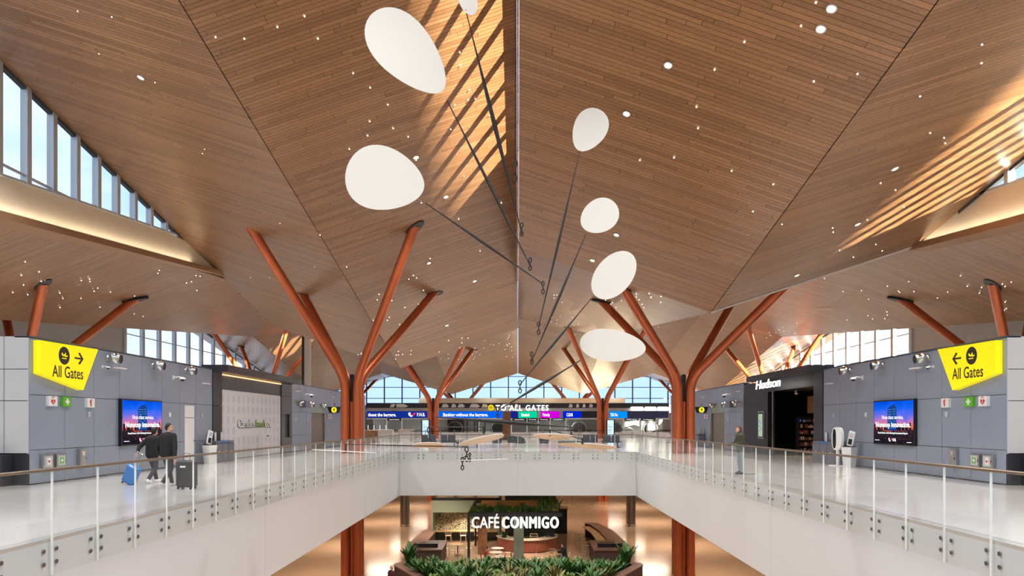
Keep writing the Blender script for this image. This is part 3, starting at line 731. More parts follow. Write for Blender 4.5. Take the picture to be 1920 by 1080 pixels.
def air_nozzle(s, y, z, label):
    loc, rz = wall_at(s, y, z)
    t = thing('air_nozzle', label, 'vent', loc, rz, 'chrome air nozzles')
    MB().cyl((0,-.1,0),(0,0,0),.12,.14,24).build('wall_flange','steel',t,True)
    MB().ball((0,-.24,0),.2,20).build('ball','chrome',t,True)
    d = Vector((.1 if s < 0 else -.1, -1, -.1)).normalized(); c = Vector((0,-.24,0))
    mb = MB(); mb.cyl(c+d*.1, c+d*.205, .15, .15, 24, False); mb.build('nozzle_ring','steel',t,True)
    MB().cyl(c+d*.12, c+d*.198, .145, n=24).build('opening','black',t)
def wall_camera(s, y, z, label, sz=1.0):
    loc, rz = wall_at(s, y, z)
    t = thing('security_camera', label, 'camera', loc, rz, 'wall cameras')
    k = sz
    MB().rbox(-.05*k,.05*k,-.04,0,-.08*k,.08*k,.008).build('mount','white',t)
    MB().tube([(0,-.03,0),(0,-.25*k,.02*k),(0,-.34*k,-.03*k)],.022*k,8).build('arm','white',t,True)
    MB().lathe([(.03*k,.07*k),(.1*k,.04*k),(.11*k,0),(.1*k,-.01*k)],18,Matrix.Translation((0,-.36*k,-.06*k))).build('housing','white',t,True)
    MB().ball((0,-.36*k,-.075*k),(.08*k,.08*k,.07*k),14).build('dome','black',t,True)
def small_box(s, y, z, label, name='wall_switch', m='white', w_=.12, h=.18):
    loc, rz = wall_at(s, y, z)
    o = MB().rbox(-w_/2,w_/2,-.05,0,-h/2,h/2,.006).build(name, m); o.location = loc; o.rotation_euler = (0,0,rz); tag(o, label, 'switch')
def slim_light(s, y, z, label):
    loc, rz = wall_at(s, y, z)
    t = thing('wall_bracket', label, 'bracket', loc, rz, 'thin white wall brackets')
    MB().rbox(-.03,.03,-.1,0,-.03,.03,.005).build('mount','white',t)
    MB().rbox(-.34,.34,-.2,-.1,-.02,.02,.008).build('arm','white',t)
def ad_mat():
    m = bpy.data.materials.new('dusk skyline picture'); m.use_nodes = True; n = m.node_tree; n.nodes.clear()
    o = n.nodes.new('ShaderNodeOutputMaterial'); e = n.nodes.new('ShaderNodeEmission'); t = n.nodes.new('ShaderNodeTexCoord'); s = n.nodes.new('ShaderNodeSeparateXYZ')
    k = lambda op, a, b: None
    r = n.nodes.new('ShaderNodeValToRGB'); mp = n.nodes.new('ShaderNodeMapRange'); mp.inputs['From Min'].default_value = -.8; mp.inputs['From Max'].default_value = .8
    R = r.color_ramp; R.elements[0].position = 0; R.elements[0].color = S(20,18,30); R.elements[1].position = .3; R.elements[1].color = S(40,30,40)
    for p, c in ((.36, S(214,92,60)), (.48, S(190,110,150)), (.66, S(90,100,210)), (.82, S(20,90,220)), (1, S(0,70,200))):
        x = R.elements.new(p); x.color = c
    nz = n.nodes.new('ShaderNodeTexNoise'); nz.inputs['Scale'].default_value = 1.7; nz.inputs['Detail'].default_value = 4
    ad = n.nodes.new('ShaderNodeMath'); ad.operation = 'MULTIPLY_ADD'; ad.inputs[1].default_value = .35; 
    sb = n.nodes.new('ShaderNodeMath'); sb.operation = 'ADD'; sb.inputs[1].default_value = -.175
    n.links.new(t.outputs['Object'], s.inputs[0]); n.links.new(t.outputs['Object'], nz.inputs['Vector'])
    n.links.new(s.outputs['Z'], mp.inputs['Value']); n.links.new(nz.outputs['Fac'], ad.inputs[0]); n.links.new(mp.outputs[0], sb.inputs[0]); n.links.new(sb.outputs[0], ad.inputs[2])
    n.links.new(ad.outputs[0], r.inputs['Fac']); n.links.new(r.outputs['Color'], e.inputs['Color']); e.inputs['Strength'].default_value = 1.0
    n.links.new(e.outputs[0], o.inputs['Surface']); m.cycles.emission_sampling = 'NONE'; return m
M['ad'] = ad_mat(); M['ad_tower'] = glow('tower blue', S(22,58,120), 1); M['ad_tower2'] = glow('tower window blue', S(70,130,200), 1); M['ad_dark'] = glow('skyline dark', S(26,26,42), 1)
M['ad_red'] = glow('screen red', S(230,40,70), 1); M['ad_city'] = glow('city lights', S(226,150,70), .8)
def bank_logo(t, cx, y, cz, k, mw='txt', tw=True):
    mb = MB()
    mb.prism([(cx-.9*k,cz+.28*k),(cx-.62*k,cz+.28*k),(cx-.62*k,cz-.05*k),(cx-.3*k,cz-.15*k),(cx-.5*k,cz-.3*k),(cx-.75*k,cz-.2*k),(cx-.92*k,cz)], y-.003, y); mb.build('emblem', mw, t)
    MB().prism([(cx-.5*k,cz-.08*k),(cx-.2*k,cz+.22*k),(cx+.1*k,cz+.24*k),(cx-.1*k,cz-.02*k),(cx-.3*k,cz-.12*k)], y-.004, y-.001).build('emblem', 'ad_red', t)
    text('F.N.B.', .62*k, 'lettering', mw, t, (cx+.75*k, y-.002, cz-.2*k), 1.05*k, .002, .008*k)
def ad_screen(s):
    loc, rz = wall_at(s, 26.47, 1.79)
    t = thing('advertising_screen', 'large dusk skyline advertising screen on the %s wall' % SIDE[s], 'screen', loc, rz, 'advertising screens')
    MB().rbox(-1.43,1.43,-.12,0,-.83,.83,.01).build('bezel','black',t)
    MB().box(-1.38,1.38,-.126,-.12,-.78,.78).build('display','ad',t)
    y = -.128
    MB().prism([(-.36,-.3),(-.36,.5),(-.1,.62),(.12,.66),(.28,.52),(.28,-.3)], y-.002, y).build('tower_picture','ad_tower',t)
    mb = MB()
    for i in range(9): 
        z = -.22+i*.085
        mb.box(-.33,-.06,y-.004,y-.002,z,z+.02); mb.box(.0,.25,y-.004,y-.002,z+.01,z+.028)
    mb.build('tower_windows','ad_tower2',t)
    mb = MB(); rr = random.Random(5); x = -1.36
    while x < 1.3:
        w_ = rr.uniform(.08,.2); h = rr.uniform(.1,.3); h = .6 if -1.05 < x < -.85 else h
        mb.box(x,min(x+w_,1.37),y-.001,y,-.3,-.3+h); x += w_+rr.uniform(0,.12)
    mb.build('skyline_picture','ad_dark',t)
    mb = MB()
    for _ in range(70):
        x, z = rr.uniform(-1.34,1.34), rr.uniform(-.76,-.32); mb.box(x,x+.012,y-.002,y,z,z+.01)
    o = mb.build('city_lights_picture','ad_city',t); o['kind'] = 'stuff'
    text('First-class service.', .2, 'lettering', 'txt', t, (0,y-.006,.12), 1.5, .002)
    text('Nonstop innovation.', .26, 'lettering', 'txt', t, (0,y-.006,-.17), 2.45, .002, .006)
    text('Proud Partner of the Pittsburgh International Airport.', .09, 'lettering', 'txt', t, (0,y-.006,-.42), 2.1, .002, .001)
    bank_logo(t, -.05, y-.003, -.64, .24)
    MB().box(-1.3,-.95,y-.003,y,-.68,-.66).build('small_print','txt',t); MB().box(.98,1.28,y-.003,y,-.72,-.70).build('small_print','txt',t)
for s in (-1, 1):
    gates_sign(s); ad_screen(s)
    pictogram(s, 21.4, 'aed'); pictogram(s, 22.08, 'cross'); pictogram(s, 23.3, 'ext')
    cabinet(s, 21.15, .44, .44, .4, 'aed'); cabinet(s, 21.75, .44, .44, .4, 'cross'); cabinet(s, 22.85, .35, .32, .6, 'ext')
    w_ = SIDE[s]
    for y, l in ((24.4, 'chrome ball air nozzle on the %s wall, nearest the yellow sign'), (27.4, 'chrome ball air nozzle on the %s wall, middle of three above the screen'), (30.1, 'chrome ball air nozzle on the %s wall, above and beyond the screen')): air_nozzle(s, y, 3.95, l % w_)
    air_nozzle(s, 45.2, 2.98, 'small chrome air nozzle on the %s wall just beyond the shop' % w_); air_nozzle(s, 47.6, 2.98, 'small chrome air nozzle on the %s wall beside the grey loudspeaker box' % w_); air_nozzle(s, 50.6, 2.98, 'chrome air nozzle above the brown lift opening in the %s wall' % w_)
    b = MB().rbox(-.55,.55,-.4,0,-.22,.22,.02).build('speaker_box', 'bin_grey'); l_, r_ = wall_at(s, 46.4, 2.98); b.location = l_; b.rotation_euler = (0,0,r_); tag(b, 'grey metal box between two chrome nozzles on the %s wall' % w_, 'box')
    wall_camera(s, 24.05, 3.65, 'small white camera under the first chrome nozzle on the %s wall' % w_, .6); wall_camera(s, 29.0, 3.6, 'white dome camera between the nozzles on the %s wall' % w_, 1.1); wall_camera(s, 46.9, 3.62, 'white dome camera high on the %s wall beyond the shop' % w_, 1.3)
    slim_light(s, 24.9, 3.66, 'thin white bracket below the nearest nozzle on the %s wall' % w_); slim_light(s, 31.8, 3.5, 'thin white bracket beside the shop corner on the %s wall' % w_)
    slim_light(s, 45.0, 3.75, 'thin white bracket just past the shop on the %s wall' % w_); slim_light(s, 53.6, 3.7, 'most distant thin white bracket on the %s wall' % w_)
    small_box(s, 28.7, 2.1, 'white wall switch right beside the screen on the %s wall' % w_); small_box(s, 31.6, 2.1, 'small grey wall plate near the shop corner on the %s wall' % w_, m='panel_light'); small_box(s, 23.3, 2.05, 'small grey wall plate under the fire sign on the %s wall' % w_, m='panel_light')
    small_box(s, 44.9, 2.0, 'white wall plate just beyond the shop on the %s wall' % w_); small_box(s, 47.5, 2.0, 'white wall plate left of the lift opening on the %s wall' % w_ if s < 0 else 'white wall plate nearest the lift opening on the right wall')
    # hanging direction sign facing the hall
    t = thing('direction_sign', 'small black hanging sign with yellow disc on the %s wall' % w_, 'sign', (s*13.35, 52.4, 2.72), 0, 'black direction signs')
    MB().prism([(-.5,.22),(.5,.22),(.34,-.22),(-.34,-.22)], -.1, .1).build('sign_box','black',t)
    MB().prism([(.2*math.cos(i*PI/15), .2*math.sin(i*PI/15)) for i in range(30)], -.11, -.1).build('disc', 'yellow', t)
    MB().prism([(-.03,-.1),(.03,-.1),(.03,0),(.1,0),(0,.12),(-.1,0),(-.03,0)], -.116, -.11).build('symbol', 'ink', t)
    MB().box(-.02,.02,-.02,.02,.22,.5).build('hanger','black',t)
    l_, r_ = wall_at(s, 53.0, 2.25); t = thing('safety_sign', 'small white fire extinguisher sign beneath the black hanging sign on the %s wall' % w_, 'sign', l_, r_, 'small safety signs')
    MB().box(-.5,.5,-.06,0,-.16,.16).build('sign_box','white',t); MB().box(-.12,.12,-.066,-.06,-.1,.1).build('extinguisher_symbol','red',t)
# service door in the left wall
d = MB().box(-.43,.43,-.02,.0,.02,2.5).build('door_1','white'); d.location, r_ = wall_at(-1, 30.45, 0, .0); d.rotation_euler = (0,0,r_); struct(d)
o = MB().box(-.43,.43,-.025,-.02,1.98,2.0).build('transom_line','joint',d); o = MB().rbox(.3,.42,-.08,-.02,1.0,1.04,.005).build('door_handle','steel',d)

# ------------------------------------------------------------------ left shop: closed hoarding
def canopy(s, y1):
    mb = MB(); mb.box(s*13.2, s*14.4, 32.75, y1, 4.12, 4.42); struct(mb.build('trim_11','char'))
canopy(-1, 43.9); canopy(1, 41.6)
for s in (-1, 1):
    mb = MB(); mb.box(s*13.86, s*14.9, 32.75, 33.75, 0, 2.56); mb.box(s*13.86, s*14.9, 32.75, 33.75, 2.58, 4.12); struct(mb.build('trim_12','char'))
mb = MB()
for a, b in ((33.75,35.7),(35.7,37.8),(37.8,40),(40,42.4)): mb.box(-14.05,-13.98,a+.008,b-.008,3.38,4.1)
for z0, z1 in ((.02,.9),(2.3,3.36),(3.38,4.1)): mb.box(-14.0,-13.9,42.41,44.29,z0,z1)
mb.box(-14.0,-13.9,42.41,42.95,.92,2.28); mb.box(-14.0,-13.9,43.85,44.29,.92,2.28)
struct(mb.build('wall_left','panel_dark'))
mb = MB(); mb.box(-14.3,-14.06,33.75,44.3,0,4.12); struct(mb.build('wall_left','joint'))
mb = MB(); mb.box(-14.02,-13.98,42.95,43.85,.92,2.28); struct(mb.build('window_9','black'))
mb = MB(); mb.box(-13.96,-13.91,33.8,42.35,4.03,4.08); o = mb.build('light_strip','warm_glow'); tag(o, 'thin orange light line under the black canopy of the closed shop', 'light')
t = thing('shop_hoarding', 'white printed hoarding closing the shop on the left', 'hoarding', (-13.98, 38.08, 0), PI/2)
MB().box(-4.3,4.3,0,.06,.02,3.36).build('board','hoard',t)
mb = MB()
for r in range(6):
    for c in range(13):
        if (r in (2,3) and 2 < c < 9): continue
        cx, cz = -3.95+c*.65, .35+r*.52; a_, b_ = (.17,.2) if (r+c)%3 else (.1,.21)
        mb.prism([(cx+a_*math.cos(i*PI/9), cz+b_*math.sin(i*PI/9)) for i in range(18)], -.006, 0)
o = mb.build('printed_pattern','hoard_pat',t); o['kind'] = 'stuff'
mb = MB(); 
for x in (1.15,1.98,2.9): mb.box(x-.008,x+.008,-.008,0,.02,2.1)
mb.box(1.98,2.9,-.008,0,2.09,2.105); mb.build('door_outline','white',t)
MB().cyl((2.06,-.08,1.05),(2.06,0,1.05),.035).build('door_knob','black',t)
for dx, m_, off in ((.0,'char',.0),(-.03,'white',-.03)):
    text('Camden', .62, 'lettering', m_, t, (-1.05+dx, -.02+off, 1.52-dx*.6), 2.3, .012, .012 if m_ == 'char' else .0)
    text('co.', .62, 'lettering', m_, t, (2.1+dx, -.02+off, 1.52-dx*.6), .95, .012, .012 if m_ == 'char' else .0)
text('food', .62, 'lettering', 'leaf2', t, (.85, -.03, 1.52), 1.35, .012, .004)

# ------------------------------------------------------------------ right shop: dark open front
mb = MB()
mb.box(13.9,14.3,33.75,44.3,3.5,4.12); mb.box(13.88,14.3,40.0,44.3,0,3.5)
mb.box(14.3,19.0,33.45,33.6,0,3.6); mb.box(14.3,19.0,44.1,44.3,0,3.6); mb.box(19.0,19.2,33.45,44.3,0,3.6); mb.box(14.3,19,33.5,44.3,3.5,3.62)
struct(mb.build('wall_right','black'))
mb = MB(); mb.box(13.87,13.93,39.2,39.28,0,3.5); struct(mb.build('trim_13','steel'))
mb = MB(); mb.box(17.4,18.9,34.5,40.5,2.35,3.0); mb.box(15.6,18.9,37.6,38.8,2.3,3.2); struct(mb.build('ceiling','pillar_wood'))
text_h = thing('shop_lettering', 'glowing white lettering on the black canopy of the right shop', 'sign', (13.19, 38.0, 3.62), -PI/2)
text('Hudson', .66, 'lettering', 'white_glow', text_h, (0,-.03,0), 3.7, .02, .0, shear=.2)
MB().box(-1.9,1.9,-.02,.0,.3,.33).build('mounting_rail','black',text_h)
t = thing('directory_screen', 'upright black framed map screen beside the dark shop entrance', 'screen', (13.88, 40.9, .88), -PI/2)
MB().rbox(-.5,.5,-.1,0,0,1.55,.01).build('frame','steel',t); MB().box(-.44,.44,-.106,-.1,.06,1.49).build('glass_front','black',t)
mp_ = glow('map green', S(170,190,160), .8); MB().box(-.34,.34,-.11,-.106,.12,1.40).build('map_display', mp_, t)
mb = MB()
for x, z, a_, b_ in ((-.15,1.0,.1,.12),(.05,.9,.12,.1),(-.05,.7,.16,.08),(.1,.55,.1,.1),(-.15,.45,.08,.08)): mb.box(x-a_,x+a_,-.113,-.11,z-b_/2,z+b_/2)
mb.build('map_rooms', glow('map blue', S(120,160,200), .8), t)
M['goods'] = []
def shelf_unit(x, y, rz, label, seed):
    t = thing('display_shelf', label, 'shelf', (x,y,0), rz, 'shop shelving'); rr = random.Random(seed)
    mb = MB(); mb.box(-.9,-.86,-.4,0,0,2.1); mb.box(.86,.9,-.4,0,0,2.1); mb.box(-.86,.86,-.02,0,0,2.1); mb.build('frame','dark',t)
    cols = ['terracotta','oak','panel_light','case_blue','rust']
    g = {c: MB() for c in cols}
    for i in range(6):
        z = .15+i*.33; MB().box(-.855,.855,-.4,-.03,z,z+.025).build('shelf_board','dark',t)
        xx = -.8
        while xx < .75:
            w_ = rr.uniform(.05,.12); h = rr.uniform(.1,.22)
            if rr.random() < .8: g[rr.choice(cols)].box(xx,xx+w_,-.34,-.2,z+.027,z+.027+h)
            xx += w_+.02
    for c in cols:
        if g[c].v: o = g[c].build('packaged_goods', c, t); o['kind'] = 'stuff'
for i, (x, y, rz, l) in enumerate(((18.9,35.6,-PI/2,'dark shelving unit nearest the entrance inside the right shop'),(18.9,37.6,-PI/2,'dark shelving unit in the middle inside the right shop'),(18.9,39.6,-PI/2,'dark shelving unit farthest left inside the right shop'),(16.4,40.2,0,'dark free-standing shelving unit behind the black post of the right shop'))): shelf_unit(x, y, rz, l, i)
for i,(x,y) in enumerate(((15.0,36.0),(15.0,38.8))):
    t = thing('ceiling_spot', ('round spot light inside the right shop, nearer the entrance corner','round spot light inside the right shop, farther from the entrance corner')[i], 'light', (x,y,3.5), 0, 'shop ceiling spots')
    MB().cyl((0,0,-.16),(0,0,0),.09,n=16).build('housing','steel',t,True); MB().cyl((0,0,-.165),(0,0,-.16),.07,n=16).build('lens','warm_glow',t)
downlamp((16.6,36.8,3.4), 60, .25, (1,.62,.35)); 

# ------------------------------------------------------------------ bins and totems along the walls
def bin_station(s, y0, y1, label):
    x = s*13.42; t = thing('recycling_station', label, 'bin', (s*13.88, (y0+y1)/2, 0), -s*PI/2, 'grey recycling stations'); L_ = (y1-y0)/2
    MB().rbox(-L_, L_, -.5, 0, 0, .86, .015).build('body','bin_grey',t)
    for i in range(3):
        a = -L_+2*L_*i/3; b = a+2*L_/3
        MB().rbox(a+.02, b-.02, -.515, -.5, .06, .82, .004).build('door','bin_grey',t)
        MB().prism([(a+.02,.87),(b-.02,.87),(b-.02,.95),(a+.02,.95)], -.5, -.02).build('lid', 'case_blue' if i == 1 else 'bin_grey', t)
        MB().box((a+b)/2-.09,(a+b)/2+.09,-.06,-.03,.95,1.34).build('label_plate','white',t)
        MB().box((a+b)/2-.03,(a+b)/2+.03,-.52,-.515,.4,.52).build('symbol','white',t)
bin_station(-1, 31.9, 33.95, 'grey three-compartment recycling station against the left wall'); bin_station(1, 30.4, 32.7, 'grey three-compartment recycling station against the right wall')
def tall_bin(x, y, rz, label):
    t = thing('wipes_dispenser', label, 'dispenser', (x,y,0), rz, 'white dispensers')
    MB().add([(-.17,-.15,0),(.17,-.15,0),(.17,.15,0),(-.17,.15,0),(-.23,-.2,.8),(.23,-.2,.8),(.23,.2,.8),(-.23,.2,.8)],[(0,3,2,1),(4,5,6,7),(0,1,5,4),(1,2,6,5),(2,3,7,6),(3,0,4,7)]).build('bin_body','white',t)
    MB().rbox(-.2,.2,-.17,.17,.8,.83,.01).build('opening','black',t)
    R = Matrix.Translation((-.02,.05,.83)) @ Matrix.Rotation(.22,4,'Y')
    MB().rbox(-.14,.14,-.03,.03,0,.62,.02,R).build('leaflet_board','white',t); MB().box(-.08,.08,-.04,-.03,.08,.3,R).build('leaflet','black',t)
    MB().box(-.08,.08,-.04,-.03,.36,.54,R).build('leaflet','hoard_pat',t)
tall_bin(-13.42, 31.35, PI/2-.4, 'white wipes dispenser with leaflet board beside the recycling station on the left'); tall_bin(13.35, 29.0, -PI/2+.5, 'white wipes dispenser with leaflet board beside the oval totem on the right')
t = thing('oval_totem', 'white rounded upright totem with black side on a flat foot, right wall', 'totem', (13.2, 29.7, 0), -PI/2+.5)
def sup(w_, h, n=36, e=2.8): return [(w_/2*math.copysign(abs(math.cos(a))**(2/e), math.cos(a)), h/2*math.copysign(abs(math.sin(a))**(2/e), math.sin(a))) for a in [2*PI*i/n for i in range(n)]]
MB().prism([(x, z+1.12) for x, z in sup(.46,.95)], -.09, .09).build('panel','white',t); MB().prism([(x-.1, z+1.12) for x, z in sup(.16,.8)], -.095, -.09).build('screen','black',t)
MB().rbox(-.06,.06,-.05,.05,.03,.66,.01).build('post','white',t); MB().slab([(x,y) for x,y in sup(.75,.5)],0,.03).build('foot','white',t)
# second grey bin station near the lift opening on the right
bin_station(1, 53.4, 55.2, 'distant grey recycling station beyond the lift opening on the right wall')
# ------------------------------------------------------------------ checkpoint at the far end (y = 90)
Y0 = 90.0
X_ = lambda p: (p-971)*Y0/1350
Z_ = lambda p: EYE-(p-793)*Y0/1350
mb = MB(); mb.box(X_(688),X_(1254),Y0,Y0+.6,Z_(784),Z_(755.5)); struct(mb.build('wall_back','panel_light'))
mb = MB(); mb.box(X_(688),X_(1254),Y0-.12,Y0,Z_(765),Z_(756)); struct(mb.build('trim_14','char'))
mb = MB()
rr = random.Random(3)
def blob(x0, x1, z0, z1):
    mb.prism([(x0,z0),(x0+(x1-x0)*.2,z1),(x1-(x1-x0)*.3,z1),(x1,z0+(z1-z0)*.4),(x1-(x1-x0)*.2,z0)], Y0-.15, Y0-.12)
for a, b in ((731,745),(738,766),(828,842),(846,856),(858,872),(880,900),(903,915),(940,958),(965,972),(1066,1074),(1080,1086),(1092,1098),(1104,1112),(1118,1130)): blob(X_(a), X_(b), Z_(764), Z_(757.5))
o = mb.build('mural','white'); tag(o, 'white leaf shapes of a mural on the dark band over the checkpoint', 'mural')
mb = MB(); mb.box(X_(688),X_(1254),Y0-.2,Y0+.1,Z_(770.5),Z_(770)); mb.box(X_(688),X_(1254),Y0-.3,Y0+.1,Z_(786.5),Z_(784)); struct(mb.build('trim_15','white'))
def led(x0, x1, col, label, words=None, logo=None, words_x=None, tw=None, bold=0):
    cx = (X_(x0)+X_(x1))/2; t = thing('banner_screen', label, 'screen', (cx, Y0-.02, (Z_(771)+Z_(784))/2), 0, 'long banner screens')
    w_ = X_(x1)-X_(x0); h = Z_(771)-Z_(784)
    MB().box(-w_/2+.01,w_/2-.01,-.12,0,-h/2,h/2).build('casing','black',t)
    MB().box(-w_/2+.02,w_/2-.02,-.126,-.12,-h/2+.02,h/2-.02).build('display', glow('led '+label[:14], S(*col), 1.0), t)
    if words: text(words, .56, 'lettering', 'txt', t, (X_(words_x)-cx, -.13, -.2), (tw or 4), .003, .012)
    if logo: bank_logo(t, X_(logo)-cx, -.13, 0, .95)
    return t
led(688,806,(16,40,130),'dark blue banner screen at the far left over the checkpoint','thout the baggage.',779,717,3.5)
led(820,955,(0,88,220),'bright blue banner screen left of the wooden pillar',' Banking without the baggage.',None,872,5.6)
led(955,971,(20,30,120),'short navy banner screen behind the wooden pillar'); 
led(972,1007,(0,190,140),'turquoise green banner screen right of the wooden pillar','Standard',None,985,1.0)
led(1013.5,1049,(190,0,200),'magenta banner screen over the checkpoint','Priority',None,1024,.9)
led(1055,1090,(0,30,190),'royal blue banner screen over the checkpoint','CLEAR',None,1068,.8)
led(1142,1176,(0,130,245),'light blue banner screen right of the distant column','TSA Pre✓' if False else 'TSA Pre',None,1151,.9)
led(1090.5,1120,(34,30,34),'dark banner screen left of the distant column'); led(1176.5,1253,(44,42,58),'dark violet banner screen at the far right')
t = thing('wall_lettering', 'white capital lettering with yellow disc over the banner screens', 'sign', (X_(979), Y0-.75, Z_(770)), 0)
text('TO ALL GATES', .98, 'lettering', 'white_glow', t, (0,0,.0), X_(1028)-X_(930), .03, .008, gap=1.2)
cx = X_(921)-X_(979); MB().prism([(cx+.37*math.cos(i*PI/15), .37+.37*math.sin(i*PI/15)) for i in range(30)], 0, .06).build('disc','yellow',t); plane_icon(t, cx, .37, .3, 'ink', -.004)
MB().box(X_(912)-X_(979),X_(1032)-X_(979),.04,.08,-.06,-.02).build('support_rail','steel',t)
for i, x in enumerate((-6,-1,4)): MB().box(x/2-.02,x/2+.02,.05,.72,-.08,-.04).build('bracket','steel',t)
# glowing boxes in a row stand in for window reflections above the right end
for i, (a, b) in enumerate(((1182,1205),(1208,1229),(1232,1252))):
    o = MB().rbox(X_(a),X_(b),Y0-.45,Y0-.2,Z_(770),Z_(763),.05).build('reflection_box','white_glow'); tag(o, ('white glowing box imitating a window reflection over the right banner screen, leftmost of three','white glowing box imitating a window reflection over the right banner screen, middle of three','white glowing box imitating a window reflection over the right banner screen, rightmost of three')[i], 'light', 'window reflection boxes')
# glazed hall behind the banners
mb = MB(); mb.box(-19.5,19.5,97,97.2,0,3.4); struct(mb.build('wall_back','panel_light'))
mb = MB(); mb.box(-19.5,19.5,90.6,97,3.2,3.3); struct(mb.build('ceiling','panel_light'))
for x in (-12.5,-3.3,6.5,15.2): downlamp((x,93.6,3.1), 160, .8, (1,.96,.9))
M['pglass'] = glass('partition glass', (.86,.88,.88,1))
posts = [727,755,899,959,988,1009,1031,1060,1168,1198,1228]
for i, p in enumerate(posts):
    o = MB().box(-.07,.07,-.07,.07,0,2.3).build('partition_post','white'); o.location = (X_(p), Y0-.6, 0)
    tag(o, 'slim white post of the glass partition under the banner screens', 'post', 'white partition posts')
o = MB().box(X_(690),X_(1252),-.02+Y0-.45,Y0-.43,.62,2.28).build('glass_partition','pglass'); tag(o, 'long glass partition under the banner screens', 'partition')
o = MB().box(X_(690),X_(1252),Y0-.5,Y0-.38,0,.6).build('low_partition','white'); tag(o, 'low white wall below the glass partition', 'partition')
for a, b, c, w_ in ((727,755,'dark','General Screening'),(960,988,'dark','Standard & Military'),(988,1009,'maroon','Priority'),(1009,1031,'maroon','Priority'),(1032,1060,'denim','CLEAR+'),(1168,1197,'denim','TSA Pre'),(1199,1228,'dark','Crew/Employees')):
    t = thing('lane_header', 'small dark lane header sign reading %s between white posts%s' % (w_ if w_ not in ('CLEAR+','TSA Pre') else ('quick entry' if w_ == 'CLEAR+' else 'pre-check'), ', left one' if a == 988 else ', right one' if a == 1009 else ''), 'sign', ((X_(a)+X_(b))/2, Y0-.68, 2.2), 0, 'lane header signs')
    h = (X_(b)-X_(a))/2-.06; MB().box(-h,h,-.04,.04,-.17,.17).build('board',c,t); text(w_, .2, 'lettering', 'txt', t, (0,-.045,-.07), h*1.4, .002)
# round scanners, detector arches behind the glass
def scanner(x, label):
    t = thing('body_scanner', label, 'scanner', (x, 94.2, 0), 0, 'round scanners')
    MB().cyl((0,-.6,1.0),(0,.6,1.0),.98,n=32,caps=False).build('drum','panel_light',t,True)
    MB().tube([(.95*math.cos(k*PI/16),-.62,1.0+.95*math.sin(k*PI/16)) for k in range(32)],.06,8,closed=True).build('ring','steel',t,True)
    MB().cyl((0,-.55,1.0),(0,-.5,1.0),.8,n=32).build('opening','black' if x < 0 else 'panel_dark',t); MB().box(-.8,.8,-.5,.5,0,.3).build('base','panel_light',t)
for x, l in ((-8.2,'round black-mouthed scanner behind the glass left of the wooden pillar'),(-2.6,'round black-mouthed scanner just behind the wooden pillar'),(8.0,'round grey scanner behind the glass under the royal blue banner'),(12.6,'round grey scanner behind the glass near the light kiosk'),(17.2,'round grey scanner behind the glass at the far right')): scanner(x, l)
for i, x in enumerate((-6.0,-4.7)):
    t = thing('detector_arch', ('black metal detector arch with green lights, left of two','dark metal detector arch, right of two')[i], 'detector', (x, 92.3, 0), 0, 'metal detector arches')
    MB().rbox(-.55,-.42,-.3,.3,0,2.1,.02).build('side_panel','black',t); MB().rbox(.42,.55,-.3,.3,0,2.1,.02).build('side_panel','black',t); MB().rbox(-.55,.55,-.3,.3,2.1,2.28,.02).build('header','black',t)
    if i == 0:
        for x2 in (-.48,.48): MB().box(x2-.04,x2+.04,-.31,-.3,1.2,1.28).build('indicator_light', glow('green light', (0,1,.2,1), 3), t)
o = MB().rbox(-9.4,-7.2,95.9,96.4,0,2.6,.03).build('curtain_booth','maroon'); tag(o, 'dark red curtained booth behind the glass left of the wooden pillar', 'booth')
# automatic gates at the left
t = thing('entry_gates', 'row of low white-lit glass entry gates at the far left under the banner', 'gate', (X_(708), Y0-3, 0))
for i in range(5):
    x = -1.2+i*.72; MB().rbox(x-.07,x+.07,-.5,.5,0,1.0,.02).build('pedestal','panel_light',t); MB().box(x-.02,x+.02,-.4,.4,1.0,1.55).build('glass_wing','pglass',t)
    MB().box(x-.03,x+.03,-.42,-.4,1.0,1.5).build('light_strip','txt',t)
# kiosks with light blue screens
for i, x in enumerate((798, 1144.5)):
    t = thing('display_kiosk', ('light blue screen totem left of the distant left column','light blue screen totem right of the distant right column')[i], 'kiosk', ((x-971)*80/1350, 80.0 if i == 0 else 80.0, 0), 0, 'screen totems')
    MB().rbox(-.48,.48,-.14,.14,.05,2.16,.02).build('housing','denim' if False else 'char',t); MB().box(-.34,.34,-.15,-.14,.12,2.08).build('display',glow('pale blue screen', S(196,226,240), 1),t)
    for z, w_ in ((1.55,.1),(1.35,.22),(1.28,.24),(1.05,.16),(.95,.2),(.85,.14),(.7,.2)): MB().box(-.26,-.26+w_*2,-.154,-.15,z,z+.03).build('text_line',glow('screen navy', S(60,90,130), 1) if z == 1.55 else M['denim'],t)
    MB().rbox(-.6,.6,-.3,.3,0,.05,.01).build('foot','steel_dark',t)
# wooden pillar on the centre line
t = thing('wood_pillar', 'square pillar clad in brown wood on the centre line', 'pillar', (-1.2, 76, 0))
MB().rbox(-.42,.42,-.42,.42,.1,2.98,.02).build('cladding','pillar_wood',t); MB().box(-.44,.44,-.44,.44,0,.1).build('plinth','dark',t); MB().box(-.005,.005,-.424,-.42,.1,2.98).build('joint','dark',t)
